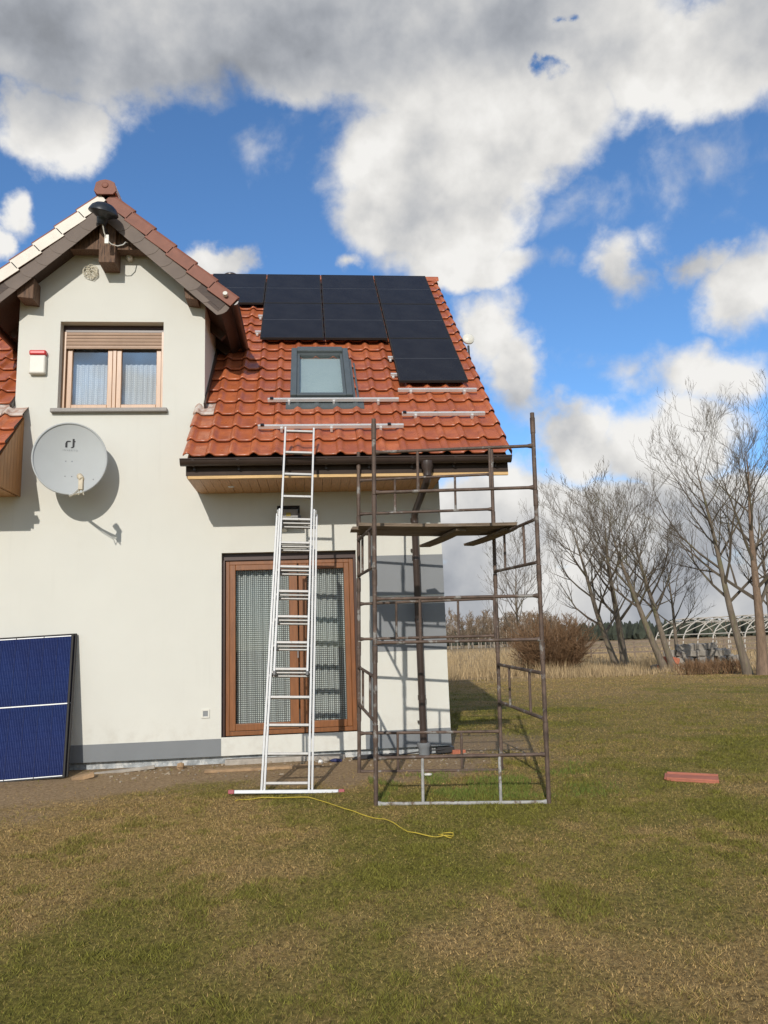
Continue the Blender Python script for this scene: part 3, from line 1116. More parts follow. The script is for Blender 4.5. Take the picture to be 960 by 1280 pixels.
rbox(pn, sx0 + t_ + t2, sx1 - t_ - t2, s0 + .11, s1 - .19, .085, .095)
pn.build('pane', M['glass'], skyl)
bl = MB()
rbox(bl, sx0 + t_ + .01, sx1 - t_ - .01, s0 + .08, s1 - .16, .04, .048)
bl.build('roller_blind', pm('pale_blind', (0.62, 0.70, 0.66), 0.8, 0.04, 3), skyl)
sf = MB()
rbox(sf, sx1 + .004, sx1 + .035, s0 - .02, s1 - .32, .03, .10)
rbox(sf, sx1 + .06, sx1 + .085, s0 - .02, s1 - .4, .03, .075)
sf.build('side_flashing', M['grey_metal'], skyl)

# --- dormer roof ----------------------------------------------------
DO = -.36                       # front of the dormer verge
SL = math.atan(0.9)
cs, sn = math.cos(SL), math.sin(SL)
HW = 1.63                       # half width of the dormer roof
TOP = 7.72                      # tile underside at the ridge


def dplane(side):
    """local (y back, s down the slope, n) -> world for one side of the dormer roof"""
    sd = 1 if side > 0 else -1
    return Matrix(((0, sd * cs, sd * sn, DC), (1, 0, 0, 0), (0, -sn, cs, TOP), (0, 0, 0, 1)))


dr_ = MB()
SLEN = HW / cs
for sd in (1, -1):
    P_ = dplane(sd)
    # deck slab, cut where it runs into the main roof
    def yend(s):
        return (TOP - sn * s) - EAVE_Z + EAVE_Y + .2
    vs = []
    for nn_ in (-.20, -.01):
        for (y, s) in ((DO + .03, 0), (yend(0), 0), (yend(SLEN), SLEN), (DO + .03, SLEN)):
            vs.append(P_ @ Vector((y, s, nn_)))
    dr_.add(vs, [(0, 1, 2, 3), (7, 6, 5, 4), (0, 4, 5, 1), (1, 5, 6, 2), (2, 6, 7, 3), (3, 7, 4, 0)])
droof = dr_.build('dormer_roof', M['dark_wood'], house, fixn=True)
# field tiles on the dormer slopes
dt = MB()
for sd in (1, -1):
    P_ = dplane(sd)
    for r_ in range(6):
        sdn = SLEN + .03 - r_ * .385
        yy = DO + .12
        while yy < (TOP - sn * (sdn - .2)) - EAVE_Z + EAVE_Y + .05:
            base = len(dt.v)
            for v in TILE.vertices:
                dt.v.append(tuple(P_ @ Vector((yy + v.co.x, sdn - v.co.y, v.co.z))))
            dt.f += [tuple(i + base for i in (p.vertices if sd < 0 else reversed(p.vertices))) for p in TILE.polygons]
            yy += TW
tag(dt.build('dormer_field_tiles', M['tile'], droof, True), kind='stuff')


def verge_piece(sd, s_top, length):
    """cloaked verge tile: top plate plus hanging front face"""
    P_ = dplane(sd)
    b = MB()
    h0, h1 = .065, .035          # lower end rides over the next tile
    th = .018
    face = .15
    def pt(y, s, n):
        return P_ @ Vector((y, s, n))
    s_a, s_b = s_top, s_top + length
    vs = [pt(DO, s_a, h1), pt(DO + .16, s_a, h1), pt(DO + .16, s_b, h0), pt(DO, s_b, h0),
          pt(DO, s_a, h1 - face), pt(DO, s_b, h0 - face), pt(DO + th, s_a, h1 - face), pt(DO + th, s_b, h0 - face),
          pt(DO + th, s_a, h1 - th), pt(DO + th, s_b, h0 - th), pt(DO + .16, s_a, h1 - th), pt(DO + .16, s_b, h0 - th)]
    fs = [(0, 1, 2, 3), (4, 0, 3, 5), (4, 5, 7, 6), (6, 7, 9, 8), (8, 9, 11, 10), (1, 10, 11, 2), (3, 2, 11, 9), (3, 9, 7, 5), (0, 8, 10, 1), (0, 4, 6, 8)]
    b.add(vs, fs)
    # rolled edge on top
    b.tube([pt(DO + .035, s_a, h1 + .006), pt(DO + .035, s_b, h0 + .006)], .028, 8)
    return b


M['tile_matt'] = pm('verge_tile_clay', (0.22, 0.082, 0.052), 0.6, 0.15, 8, 0.1, 40, spec=0.35)
M['tile_glare'] = pm('verge_tile_glare', (0.62, 0.56, 0.47), 0.45, 0.08, 8, 0.1, 40)  # sun glare on the left verge fronts, put in as a pale base colour
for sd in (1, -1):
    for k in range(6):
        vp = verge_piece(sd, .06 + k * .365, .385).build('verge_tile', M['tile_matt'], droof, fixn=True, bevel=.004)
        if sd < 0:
            vp.data.materials.append(M['tile_glare'])
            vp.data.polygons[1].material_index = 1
# ridge of the dormer with its end disc
rt = MB()
prf = [(-.14, -.07), (-.135, .02), (-.09, .085), (0, .115), (.09, .085), (.135, .02), (.14, -.07)]
inner = [(x * .86, z - .016) for x, z in reversed(prf)]
rt.prism(prf + inner, 'y', 0, .42)
RID2 = rt.mesh('ridge_tile', M['tile'])
for k in range(8):
    link('ridge_tile', RID2, droof, Matrix.Translation((DC, DO - .02 + k * .38, TOP + .075 + .004 * (k % 2))))
ed = MB()
disc = [(-.10, -.11), (-.145, -.06), (-.12, .06), (-.07, .09), (0, .105), (.07, .09), (.12, .06), (.145, -.06), (.10, -.11)]
ed.prism([(x, z) for x, z in disc], 'y', -.015, .012)
ed.lathe([(.045, 0), (.04, .012), (.02, .016), (0, .016)], 12, Matrix.Translation((0, -.015, .02)) @ Matrix.Rotation(R(90), 4, 'X'))
o = ed.build('ridge_end', M['tile_matt'], droof, fixn=True, bevel=.004)
o.location = (DC, DO - .03, TOP + .075)

# slate bargeboards: scalloped pieces lapped along the verge
for sd in (1, -1):
    P_ = dplane(sd)
    bb = MB()
    vs = [P_ @ Vector((y, s, n)) for y in (DO + .035, DO + .055) for s, n in ((0, -.09), (SLEN, -.09), (SLEN, -.24), (0, -.24))]
    bb.add(vs, [(0, 1, 2, 3), (7, 6, 5, 4), (0, 4, 5, 1), (1, 5, 6, 2), (2, 6, 7, 3), (3, 7, 4, 0)])
    barge = bb.build('bargeboard', M['dark_wood'], house, fixn=True)
    npc = 9
    L_ = (SLEN + .02) / npc
    for k in range(npc):
        a = k * L_ + (.0 if k else -.0)
        e = a + L_ + .05
        n0, n1 = -.100, -.285
        # lower end sweeps in a curve
        poly = [(a, n0), (e, n0)] + [(e + .012 * math.sin(q * math.pi / 6) - .055 * (q / 6.0) ** 2.2, n0 + (n1 - n0) * q / 6.0) for q in range(1, 7)] + [(a, n1)]
        if k == 0:
            # meet at the apex on a plumb line
            sh = (n0 * sn / cs)
            poly = [(-n0 * -sn / cs * -1, n0), (e, n0)] + poly[2:-1] + [(-n1 * sn / cs * -1, n1)]
            poly[0] = (-n0 * -1 * sn / cs * 1, n0)
            poly[0] = (abs(n0) * -0 + (-n0) * (-sn / cs) * -1, n0)
            poly[-1] = ((-n1) * (sn / cs), n1)
            poly[0] = ((-n0) * (sn / cs), n0)
        yl = DO + .003 + .0042 * k
        vs = [P_ @ Vector((yl, s, n)) for s, n in poly] + [P_ @ Vector((yl + .008, s, n)) for s, n in poly]
        m_ = len(poly)
        b = MB()
        b.add(vs, [tuple(range(m_)), tuple(reversed(range(m_, 2 * m_)))] + [(i, (i + 1) % m_, m_ + (i + 1) % m_, m_ + i) for i in range(m_)])
        b.build('slate_piece', M['slate'], barge, fixn=True)

# timber in the gable: post, collar, purlin ends, rafters under the overhang
MB().box(-2.735, -2.525, -.295, .0, 6.772, 7.33).build('gable_post', M['post_wood'], house, bevel=.006)
MB().prism([(-3.13, 6.995), (-2.14, 6.995), (-2.62, 7.44), (-2.68, 7.44)], 'y', -.22, -.05).build('collar_beam', M['post_wood'], house, fixn=True)
for x0, x1 in ((-1.635, -1.46), (-3.77, -3.555)):
    MB().prism([(x0, 6.40), (x0 + .02, 6.29), (x1, 6.27), (x1, 6.56), (x0, 6.66)], 'y', -.26, .0).build('purlin_end', M['post_wood'], house, fixn=True, bevel=.006)
for sd in (1, -1):
    P_ = dplane(sd)
    for y in (.5, 1.1, 1.7):
        vs = [P_ @ Vector((yy_, s, n)) for yy_ in (y, y + .08) for s, n in ((1.4, -.20), (SLEN - .02, -.20), (SLEN - .02, -.30), (1.4, -.36))]
        b = MB().add(vs, [(0, 1, 2, 3), (7, 6, 5, 4), (0, 4, 5, 1), (1, 5, 6, 2), (2, 6, 7, 3), (3, 7, 4, 0)])
        b.build('rafter_end', M['dark_wood'], house, fixn=True)
# dormer gutters (run back into the main roof)
for sd in (1, -1):
    xg = DC + sd * (HW + .05)
    zg = TOP - .9 * HW - .03
    g = MB()
    pts = [(xg + .055 * math.cos(R(180 + a)), zg + .055 * math.sin(R(180 + a))) for a in range(0, 181, 15)]
    ins = [(xg + .049 * math.cos(R(180 + a)), zg + .049 * math.sin(R(180 + a))) for a in range(180, -1, -15)]
    g.prism(pts + ins, 'y', DO + .04, zg - EAVE_Z + EAVE_Y - .02)
    g.prism(pts, 'y', DO + .032, DO + .04)
    g.build('dormer_gutter', M['gutter'], house, True, fixn=True)
    # white end piece
    MB().lathe([(.0, 0), (.03, 0), (.03, .05), (.0, .05)], 12, Matrix.Translation((DC + sd * (HW - .06), DO - .005, zg + .06)) @ Matrix.Rotation(R(75), 4, 'X')).build('eave_clip', M['white'], house, True)
# lead strip where the cheek meets the tiles
for x0 in (DX1 + .002, DX0 - .03):
    MB().box(x0, x0 + .028, 1.22, 3.3, .02, .11, MR).build('cheek_flashing', M['gutter'], house)

# --- chimney behind the ridge
ch = MB().box(-1.95, -1.42, 4.55, 5.05, 7.6, 9.03)
chim = ch.build('chimney', M['plaster'], house)
MB().box(-2.0, -1.37, 4.50, 5.10, 9.031, 9.09).build('chimney_cap', M['concrete'], chim, bevel=.01)
MB().lathe([(.10, 9.09), (.10, 9.17), (.17, 9.18), (.17, 9.20), (.12, 9.24), (0, 9.25)], 18, Matrix.Translation((-1.56, 4.8, 0))).build('cowl', M['gutter'], chim, True)

# ================================================================== solar panels
PW, PH = .984, 1.535


def roof_panel(x, s, label):
    e = empty('solar_panel', MR @ Vector((x, s + .02, .14)))
    e.rotation_euler = (R(45), 0, 0)
    tag(e, label, 'solar panel', 'black solar panels fixed on the roof')
    f = MB()
    t_ = .011
    f.box(0, PW, 0, t_, -.018, .018)
    f.box(0, PW, PH - t_, PH, -.018, .018)
    f.box(0, t_, t_, PH - t_, -.018, .018)
    f.box(PW - t_, PW, t_, PH - t_, -.018, .018)
    f.build('frame', M['panel_frame'], e)
    MB().box(t_, PW - t_, t_, PH - t_, -.006, .0125).build('backing', M['panel_frame'], e)
    for a, b in ((t_ + .006, PH / 2 - .006), (PH / 2 + .006, PH - t_ - .006)):
        MB().box(t_ + .006, PW - t_ - .006, a, b, .0126, .0155).build('cell_block', M['cell_black'], e)
    MB().box(t_ + .01, PW - t_ - .01, PH / 2 - .004, PH / 2 + .004, .0127, .015).build('centre_line', M['cell_line'], e)
    return e


PXC = [-1.748, -.749, .253, 1.255]
PS = [4.885, 3.335, 1.785]
nm = ['leftmost', 'second', 'third', 'right-hand']
roof_panel(PXC[0], PS[0], 'black solar panel at far left of the top row, partly hidden by the dormer')
roof_panel(PXC[1], PS[0], 'black solar panel in top row, just right of the dormer-hidden one')
roof_panel(PXC[2], PS[0], 'black solar panel in top row, second from the right verge')
roof_panel(PXC[3], PS[0], 'black solar panel in top row, at the right verge by the ridge')
roof_panel(PXC[1], PS[1], 'black solar panel in second row, leftmost, above left of the skylight')
roof_panel(PXC[2], PS[1], 'black solar panel in second row, middle, above right of the skylight')
roof_panel(PXC[3], PS[1], 'black solar panel in second row, at the right verge')
roof_panel(PXC[3], PS[2], 'lowest black solar panel, alone in the bottom row by right verge')
# hooks and rail stubs that show at the panel edges: mounting rails under the panels
for i, (x0, x1, s, lab) in enumerate([
        (-.56, 1.20, 1.327, 'long aluminium rail just below the skylight'),
        (-.655, 1.185, .585, 'long aluminium rail nearest the gutter, behind the ladder top'),
        (1.22, 2.33, 1.615, 'short aluminium rail right under the lowest solar panel'),
        (1.20, 2.307, .907, 'short aluminium rail on the right, between lowest panel and gutter')]):
    e = empty('mounting_rail', MR @ Vector(((x0 + x1) / 2, s, .05)))
    e.rotation_euler = (R(45), 0, 0)
    tag(e, lab, 'rail', 'aluminium mounting rails waiting for panels')
    L_ = x1 - x0
    pr = MB()
    pr.prism([(-.020, .03), (.020, .03), (.020, .072), (.007, .072), (.007, .062), (-.007, .062), (-.007, .072), (-.020, .072)], 'x', -L_ / 2, L_ / 2)
    pr.build('rail', M['alu'], e, fixn=True)
    nh = 3 if L_ > 1.5 else 2
    for k in range(nh):
        hx = -L_ / 2 + L_ * (.16 + .68 * k / (nh - 1))
        b = MB()
        b.box(hx - .015, hx + .015, -.055, -.022, .0, .055)
        b.box(hx - .015, hx + .015, -.055, .06, -.004, .004)
        b.build('roof_hook', M['alu'], e)
    if i != 2:
        for q in ((-.47,) if i in (0, 3) else (-.47, .40)):
            b = MB().box(q * L_ - .022, q * L_ + .022, -.024, .018, .068, .088)
            b.build('clamp', M['black'], e)
# short rail ends and clamps poking out at the panels' left edges
for x, s in ((-.80, 4.45), (-.82, 3.75), (1.215, 2.75), (1.20, 2.15)):
    e = empty('rail_end', MR @ Vector((x, s, .05)))
    e.rotation_euler = (R(45), 0, 0)
    tag(e, {4.45: 'rail end at left edge of second-row panel, upper of two', 3.75: 'rail end at left edge of second-row panel, lower of two',
            2.75: 'rail end at left edge of the lowest panel, upper of two', 2.15: 'rail end at left edge of the lowest panel, lower of two'}[s], 'rail end', 'rail ends sticking out beside the panels')
    MB().box(-.03, .12, -.02, .02, .02, .055).build('rail', M['alu'], e)
    MB().box(-.012, .02, -.055, .025, -.005, .019).build('roof_hook', M['alu'], e)

# blue panels leaning on the wall
def leaning_panel(x_right, yb, yt, label, lift):
    W_, H_ = 1.01, 1.675
    zb = gzf(x_right - .4, yb) + .012
    e = empty('leaning_solar_panel', (x_right, yb, zb))
    ang = math.atan2(yt - yb, H_)
    e.rotation_euler = (R(90) - ang, R(-1.7), R(1.5 + lift))
    tag(e, label, 'solar panel', 'blue solar panels leaning against the wall')
    f = MB()
    t_ = .012
    f.box(-W_, 0, 0, t_, -.018, .018)
    f.box(-W_, 0, H_ - t_, H_, -.018, .018)
    f.box(-W_, -W_ + t_, t_, H_ - t_, -.018, .018)
    f.box(-t_, 0, t_, H_ - t_, -.018, .018)
    f.build('frame', M['panel_frame'], e)
    MB().box(-W_ + t_, -t_, t_, H_ - t_, -.008, .009).build('backing', M['panel_frame'], e)
    n = 6
    cw = (W_ - 2 * t_ - .02) / n
    for (a, b) in ((.030, H_ / 2 - .009), (H_ / 2 + .009, H_ - .030)):
        cm = MB().box(.0012, cw - .0012, 0, b - a, 0, .002).mesh('cell_string', M['cell_blue'])
        for k in range(n):
            link('cell_string', cm, e, Matrix.Translation((-W_ + t_ + .01 + k * cw, a, .0095)))
    for (a, b) in ((.018, .027), (H_ / 2 - .006, H_ / 2 + .006), (H_ - .029, H_ - .018)):
        for k in range(3):
            w3 = (W_ - 2 * t_ - .02) / 3
            x = -W_ + t_ + .01 + k * w3
            g_ = .005 if a != H_ / 2 - .006 else .0005
            MB().box(x + g_, x + w3 - g_, a, b, .0095, .0115).build('ribbon', M['ribbon'], e)
    return e


leaning_panel(-2.885, -.42, -.075, 'blue solar panel leaning on the wall at left, foremost of the pair', 0)
leaning_panel(-2.865, -.372, -.03, 'second solar panel behind the blue one, only its edge showing', -.6)

# ================================================================== satellite dish
dish = empty('satellite_dish', (-3.03, -.02, 4.07))
tag(dish, 'light grey round satellite dish on the wall below the upper window', 'satellite dish')
DN = Matrix.Rotation(R(15), 4, 'Z') @ Matrix.Rotation(R(-7), 4, 'X')     # dish axis: local -Y turned to the right
DM = Matrix.Translation((0.06, -.37, .01)) @ DN
RXd, RZd = .425, .465


def dish_pt(u, v, off=0.0):
    """u, v in -1..1 across the dish; concave towards -Y"""
    rr = u * u + v * v
    return DM @ Vector((u * RXd, -.085 * rr - off + .04, v * RZd))


d = MB()
vs, fs = [], []
NR, NA = 12, 56
vs.append(dish_pt(0, 0))
for i in range(1, NR + 1):
    for k in range(NA):
        a = 2 * math.pi * k / NA
        vs.append(dish_pt(math.cos(a) * i / NR, math.sin(a) * i / NR))
for k in range(NA):
    fs.append((0, 1 + (k + 1) % NA, 1 + k))
for i in range(NR - 1):
    for k in range(NA):
        k2 = (k + 1) % NA
        fs.append((1 + i * NA + k, 1 + i * NA + k2, 1 + (i + 1) * NA + k2, 1 + (i + 1) * NA + k))
d.add(vs, fs)
# back shell
b0 = len(vs)
back = [dish_pt(0, 0, -.012)]
for i in range(1, NR + 1):
    for k in range(NA):
        a = 2 * math.pi * k / NA
        back.append(dish_pt(math.cos(a) * i / NR, math.sin(a) * i / NR, -.012))
fb_ = [tuple(reversed(f)) for f in fs]
d.add(back, fb_)
d.build('reflector', M['dish'], dish, True)
rim = [dish_pt(math.cos(2 * math.pi * k / 64), math.sin(2 * math.pi * k / 64)) for k in range(65)]
MB().tube(rim, .012, 8, False).build('rim', M['dish'], dish, True)
# arm and lnb
a0 = dish_pt(.02, -1.0) + Vector((0, .02, -.01))
LN = Vector((.37, -.93, -.36))
a1 = LN + Vector((-.03, .06, -.10))
arm = MB().tube([a0, a0 * .5 + a1 * .5 + Vector((0, 0, -.02)), a1, a1 + Vector((.02, -.03, .05))], .014, 8)
arm.build('arm', M['alu'], dish, True)
ln = MB()
ax = (Vector((0.02, -.37, .05)) - LN).normalized()
ln.tube([LN - ax * .03, LN + ax * .035, LN + ax * .04, LN + ax * .09], [.030, .030, .036, .034], 12)
ln.beam(LN + Vector((0, .0, .02)), LN + Vector((.0, 0, -.135)), .05, .055, (0, 1, 0))
ln.build('feedhorn', M['lnb'], dish, True, bevel=.006)
cb = MB()
for dx in (-.015, .015):
    cb.tube([LN + Vector((dx, 0, -.13)), LN + Vector((dx * 2, .02, -.19)), a1 + Vector((dx, .03, -.05)), a0 * .4 + a1 * .6 + Vector((dx, 0, -.04)), a0 + Vector((0, 0, -.02))], .005, 6)
cb.build('lnb_cable', M['wire'], dish, True)
# bracket to the wall
br_ = MB()
br_.tube([(0.02, -.28, -.02), (0.02, -.02, -.10)], .022, 10)
br_.box(-.05, .09, -.02, .02, -.2, .02)
br_.build('wall_bracket', M['alu'], dish)


def text_mesh(txt, size):
    cu = bpy.data.curves.new('lettering', 'FONT')
    cu.body = txt
    cu.size = size
    cu.align_x = 'CENTER'
    cu.resolution_u = 3
    to = bpy.data.objects.new('lettering', cu)
    col.objects.link(to)
    dg = bpy.context.evaluated_depsgraph_get()
    me = bpy.data.meshes.new_from_object(to.evaluated_get(dg))
    bpy.data.objects.remove(to, do_unlink=True)
    return me


# emblem: two strokes like an r and a j joined by a bar, with spaced letters below
em = MB()
def stroke(polys):
    for p in polys:
        vs = [dish_pt(x, z, .003) for x, z in p]
        em.add(vs, [tuple(range(len(p)))])
stroke([
    [(-.150, .36), (-.092, .36), (-.092, .50), (-.150, .47)],
    [(-.150, .47), (-.092, .50), (-.065, .515), (-.005, .515), (-.005, .545), (-.085, .545), (-.125, .525)],
    [(.045, .385), (.045, .60), (.100, .60), (.100, .395)],
    [(.045, .385), (.100, .395), (.080, .365), (.050, .350), (.005, .350), (.005, .372)],
    [(.100, .515), (.125, .515), (.125, .545), (.100, .545)]])
em.build('emblem', M['print'], dish)
tm = text_mesh('I N V E R T O', .030)
for v in tm.vertices:
    v.co = dish_pt((v.co.x / RXd) - .01, .265 + v.co.y / RZd, .003)
tm.materials.clear()
tm.materials.append(M['greyprint'])
link('lettering', tm, dish)
rv = MB()
for u, v in ((-.12, -.02), (.05, -.02), (-.12, -.46), (.06, -.46), (.65, -.55)):
    c_ = dish_pt(u, v, .001)
    rv.lathe([(.008, 0), (.006, .004), (0, .005)], 8, Matrix.Translation(c_) @ DN @ Matrix.Rotation(R(90), 4, 'X'))
rv.build('rivets', M['greyprint'], dish)

# ================================================================== small things on the facade
sir = empty('alarm_siren', (-3.535, 0, 5.32))
tag(sir, 'white alarm box with red top, left of the upper window', 'alarm box')
MB().box(-.105, .105, -.075, -.0, 0, .255).build('case', M['white'], sir, bevel=.02)
MB().box(-.107, .107, -.078, -.0, .257, .325).build('lens', M['red'], sir, bevel=.02)

coil = empty('cable_coil', (-2.905, -.02, 6.66))
tag(coil, 'small coil of cream cable hanging on the dormer gable wall', 'cable coil')
c_ = MB()
rr = random.Random(5)
pts = []
for k in range(130):
    a = k * .31
    rad = .062 + .035 * math.sin(k * .53) + rr.uniform(-.012, .012)
    pts.append((rad * math.cos(a) + .012 * math.sin(k * .09), -.01 - .02 * (k / 130), .11 + rad * math.sin(a)))
c_.tube(pts, .0048, 5)
c_.build('cable', M['wire'], coil, True)

flood = empty('floodlight', (-.30, 0, 3.36))
tag(flood, 'black framed floodlight on the wall behind the ladder', 'floodlight')
FM = Matrix.Translation((0, -.2, .02)) @ Matrix.Rotation(R(-28), 4, 'X')
f = MB()
for x0, x1, z0, z1 in ((-.145, -.12, -.11, .11), (.12, .145, -.11, .11), (-.12, .12, -.11, -.085), (-.12, .12, .085, .11)):
    f.box(x0, x1, -.03, .02, z0, z1, FM)
f.box(-.145, .145, .021, .05, -.11, .11, FM)
f.build('case', M['black'], flood)
MB().box(-.12, .12, -.012, -.006, -.085, .085, FM).build('glass', glass_mat('flood_glass', (.9, .9, .9), .05), flood)
MB().box(-.12, .12, .012, .0205, -.085, .085, FM).build('reflector', M['alu'], flood)
MB().box(-.03, .03, -.002, .011, -.03, .02, FM).build('led', pm('led_yellow', (.7, .55, .15), .5), flood)
b = MB()
b.box(-.16, -.146, -.2, 0, -.03, .0)
b.box(.146, .16, -.2, 0, -.03, .0)
b.box(-.16, .16, -.012, 0, -.05, .02)
b.build('bracket', M['black'], flood)
MB().tube([(-.06, -.005, -.1), (-.06, -.04, -.17)], .035, 12).build('sensor', M['white'], flood, True)

so = empty('wall_socket', (-1.355, 0, .872))
tag(so, 'small white framed socket low on the wall left of the door', 'socket')
f = MB()
frame_ring(f, -.05, .05, 0, .105, .02, -.014, -.0)
f.build('frame', M['white'], so, bevel=.003)
MB().box(-.03, .03, -.008, -.001, .02, .085).build('cover', M['greyprint'], so)

# flat tv antenna on the gable post
ant = empty('television_antenna', (-2.62, -.30, 7.15))
tag(ant, 'black dome shaped antenna on the timber post under the dormer peak', 'antenna')
AM = Matrix.Translation((0, -.25, .17)) @ Matrix.Scale(1.06, 4) @ Matrix.Rotation(R(12), 4, 'Y') @ Matrix.Rotation(R(14), 4, 'X')
MB().lathe([(0, .125), (.05, .122), (.10, .105), (.145, .07), (.172, .02), (.178, .0), (.172, -.008), (.13, -.02), (.07, -.06), (.062, -.11), (.05, -.14), (0, -.14)], 28, AM).build('dome', pm('antenna_black', (.012, .016, .022), .35), ant, True)
# worn pale print on the dome, no longer readable
mk = MB()
for x0, x1, z0, z1 in ((-.085, -.060, .015, .045), (-.052, -.030, .015, .022), (-.052, -.030, .038, .045), (-.052, -.045, .023, .037), (-.020, .002, .015, .045), (.014, .021, .015, .045), (.022, .036, .038, .045), (.048, .055, .015, .045)):
    q_ = []
    for x, z in ((x0, z0), (x1, z0), (x1, z1), (x0, z1)):
        rad = (.178 - max(0, z) * .55) * 1.015
        q_.append(AM @ Vector((rad * math.sin(x / rad), -rad * math.cos(x / rad), z)))
    mk.add(q_, [(0, 1, 2, 3)])
mk.build('worn_print', M['paleprint'], ant)
MB().tube([(0, .0, .0), (0, -.20, .0), (0, -.24, .04)], .02, 8).build('stem', M['black'], ant, True)
cb = MB()
cb.tube([(-.01, -.24, .03), (.0, -.20, -.06), (.02, -.15, -.14), (.08, -.14, -.20), (.15, -.11, -.21), (.21, -.07, -.17), (.235, -.03, -.11), (.24, .05, -.07)], .007, 6)
cb.build('cable', M['white'], ant, True)
MB().box(-.0, .05, -.16, -.13, -.20, -.08).build('label_tag', M['white'], ant)

mot = empty('wall_lamp', (-2.40, 0, 6.98))
tag(mot, 'small white fitting on the gable wall right of the timber post', 'fitting')
MB().lathe([(.045, 0), (.045, .05), (.03, .075), (0, .08)], 16, Matrix.Translation((.0, 0, 0)) @ Matrix.Rotation(R(90), 4, 'X')).build('case', M['white'], mot, True)

# small round antenna by the right verge
va = empty('round_antenna', (2.50, 1.30, 6.16))
tag(va, 'small round white antenna on a short pole at the right roof edge', 'antenna')
MB().tube([(0, .0, -.15), (0, 0, .12)], .018, 8).build('pole', M['black'], va)
MB().box(-.10, .02, -.02, .02, -.13, -.09).build('clamp', M['black'], va)
MB().lathe([(0, .035), (.07, .03), (.092, .01), (.092, -.015), (.07, -.03), (0, -.035)], 20, Matrix.Translation((0, -.03, .22)) @ Matrix.Rotation(R(78), 4, 'X')).build('radome', M['white'], va, True)

# ================================================================== scaffold tower
SC = {'FL': Vector((.541, -2.472, .0)), 'FR': Vector((2.110, -2.705, .0)), 'BL': Vector((.476, -.935, .0)), 'BR': Vector((2.044, -1.199, .0))}
for k_ in SC:
    SC[k_].z = gzf(SC[k_].x, SC[k_].y) - .012
SCC = sum(SC.values(), Vector()) / 4
tower = empty('scaffold_tower', SCC)
tag(tower, 'rusty steel tube scaffold tower at the house corner', 'scaffold')
LEAN = Vector((.026, -.004, 1.0))


def corner(k_, h):
    return SC[k_] + LEAN * h - SCC


LV = .735
srnd = random.Random(3)
for lv in range(5):
    for a, b in ((('FL', 'FR'), ('BL', 'BR')) if lv % 2 == 0 else (('FL', 'BL'), ('FR', 'BR'))):
        h0 = lv * LV
        fe = empty('frame', (0, 0, 0), parent=tower)
        jit = srnd.uniform(-.012, .012)
        for q in (a, b):
            p = MB()
            top = h0 + LV - .004
            p.tube([corner(q, h0), corner(q, top)], .0215, 12)
            p.tube([corner(q, top - .16), corner(q, top - .002)], .0255, 12)
            if lv == 4:
                p.tube([corner(q, top - .02), corner(q, top + .05)], .0215, 12)
            p.build('standard', M['rust'], fe, True)
        for j, hb in enumerate((.022, .437)):
            A, B = corner(a, h0 + hb + jit * j), corner(b, h0 + hb - jit * j)
            dd = (B - A).normalized()
            p = MB()
            p.tube([A + dd * .02, B - dd * .02], .0165, 10)
            for q_, sg in ((A, 1), (B, -1)):
                p.tube([q_ + dd * sg * .02, q_ + dd * sg * .065], [.026, .0165], 10)
            p.build('ledger', M['rust_pale'] if (lv == 0 and j == 0 and a == 'FL') else M['rust'], fe, True)
        for fr_ in (.275, .725):
            A = corner(a, h0 + .022).lerp(corner(b, h0 + .022), fr_)
            B = corner(a, h0 + .437).lerp(corner(b, h0 + .437), fr_)
            p = MB().tube([A, B], .014, 8)
            p.build('stub', M['rust_pale'] if (lv == 0 and a == 'FL') else M['rust'], fe, True)


def plank(a, b, w, t, label):
    a, b = Vector(a), Vector(b)
    c_ = (a + b) / 2
    e = MB(off=c_)
    n = 10
    # slightly bowed plank with ragged ends
    dv = (b - a).normalized()
    sd = dv.cross(Vector((0, 0, 1))).normalized()
    vs, fs = [], []
    for i in range(n + 1):
        p = a.lerp(b, i / n) + Vector((0, 0, -.012 * math.sin(math.pi * i / n)))
        ww = w / 2 * (1 + rnd.uniform(-.015, .015))
        for u, v in ((-1, 0), (1, 0), (1, 1), (-1, 1)):
            vs.append(p + sd * (u * ww) + Vector((0, 0, v * t)) + (dv * rnd.uniform(-.012, .012) if i in (0, n) else Vector()))
    for i in range(n):
        for k in range(4):
            k2 = (k + 1) % 4
            fs.append((i * 4 + k, i * 4 + k2, (i + 1) * 4 + k2, (i + 1) * 4 + k))
    fs += [(3, 2, 1, 0), tuple(n * 4 + q for q in range(4))]
    e.add(vs, fs)
    o = e.build('plank', M['plank'], None, fixn=True, bevel=.003)
    o.location = c_
    return tag(o, label, 'plank', 'weathered planks of the scaffold deck')


zl = SCC.z + 2.205 + .437 + .022
plank((.50, -1.80, zl + .04), (2.20, -1.84, zl + .006), .22, .035, 'front plank of the weathered scaffold deck')
plank((.43, -1.55, zl + .04), (2.28, -1.58, zl + .006), .23, .035, 'middle plank of the weathered scaffold deck')
plank((.51, -1.31, zl + .04), (2.24, -1.33, zl + .006), .21, .035, 'rear plank of the weathered scaffold deck')
plank((1.33, -.93, zl - .08), (1.60, -1.86, zl - .028), .13, .03, 'left crosswise board under the scaffold deck')
plank((1.86, -.95, zl - .08), (2.14, -1.84, zl - .032), .13, .03, 'right crosswise board under the scaffold deck')

# ================================================================== ladder
LB = Vector((-.302, -1.86, gzf(-.3, -1.86) + .01))
ladder = empty('extension_ladder', LB)
tag(ladder, 'tall aluminium extension ladder leaning on the gutter in front of the terrace door', 'ladder')
LU = Vector((.044, .2135, 1.0)).normalized()
LS = Vector((1, 0, 0)) - LU * LU.x
LS.normalize()
LNn = LU.cross(LS)           # pointing away from the camera?
if LNn.y > 0:
    LNn = -LNn


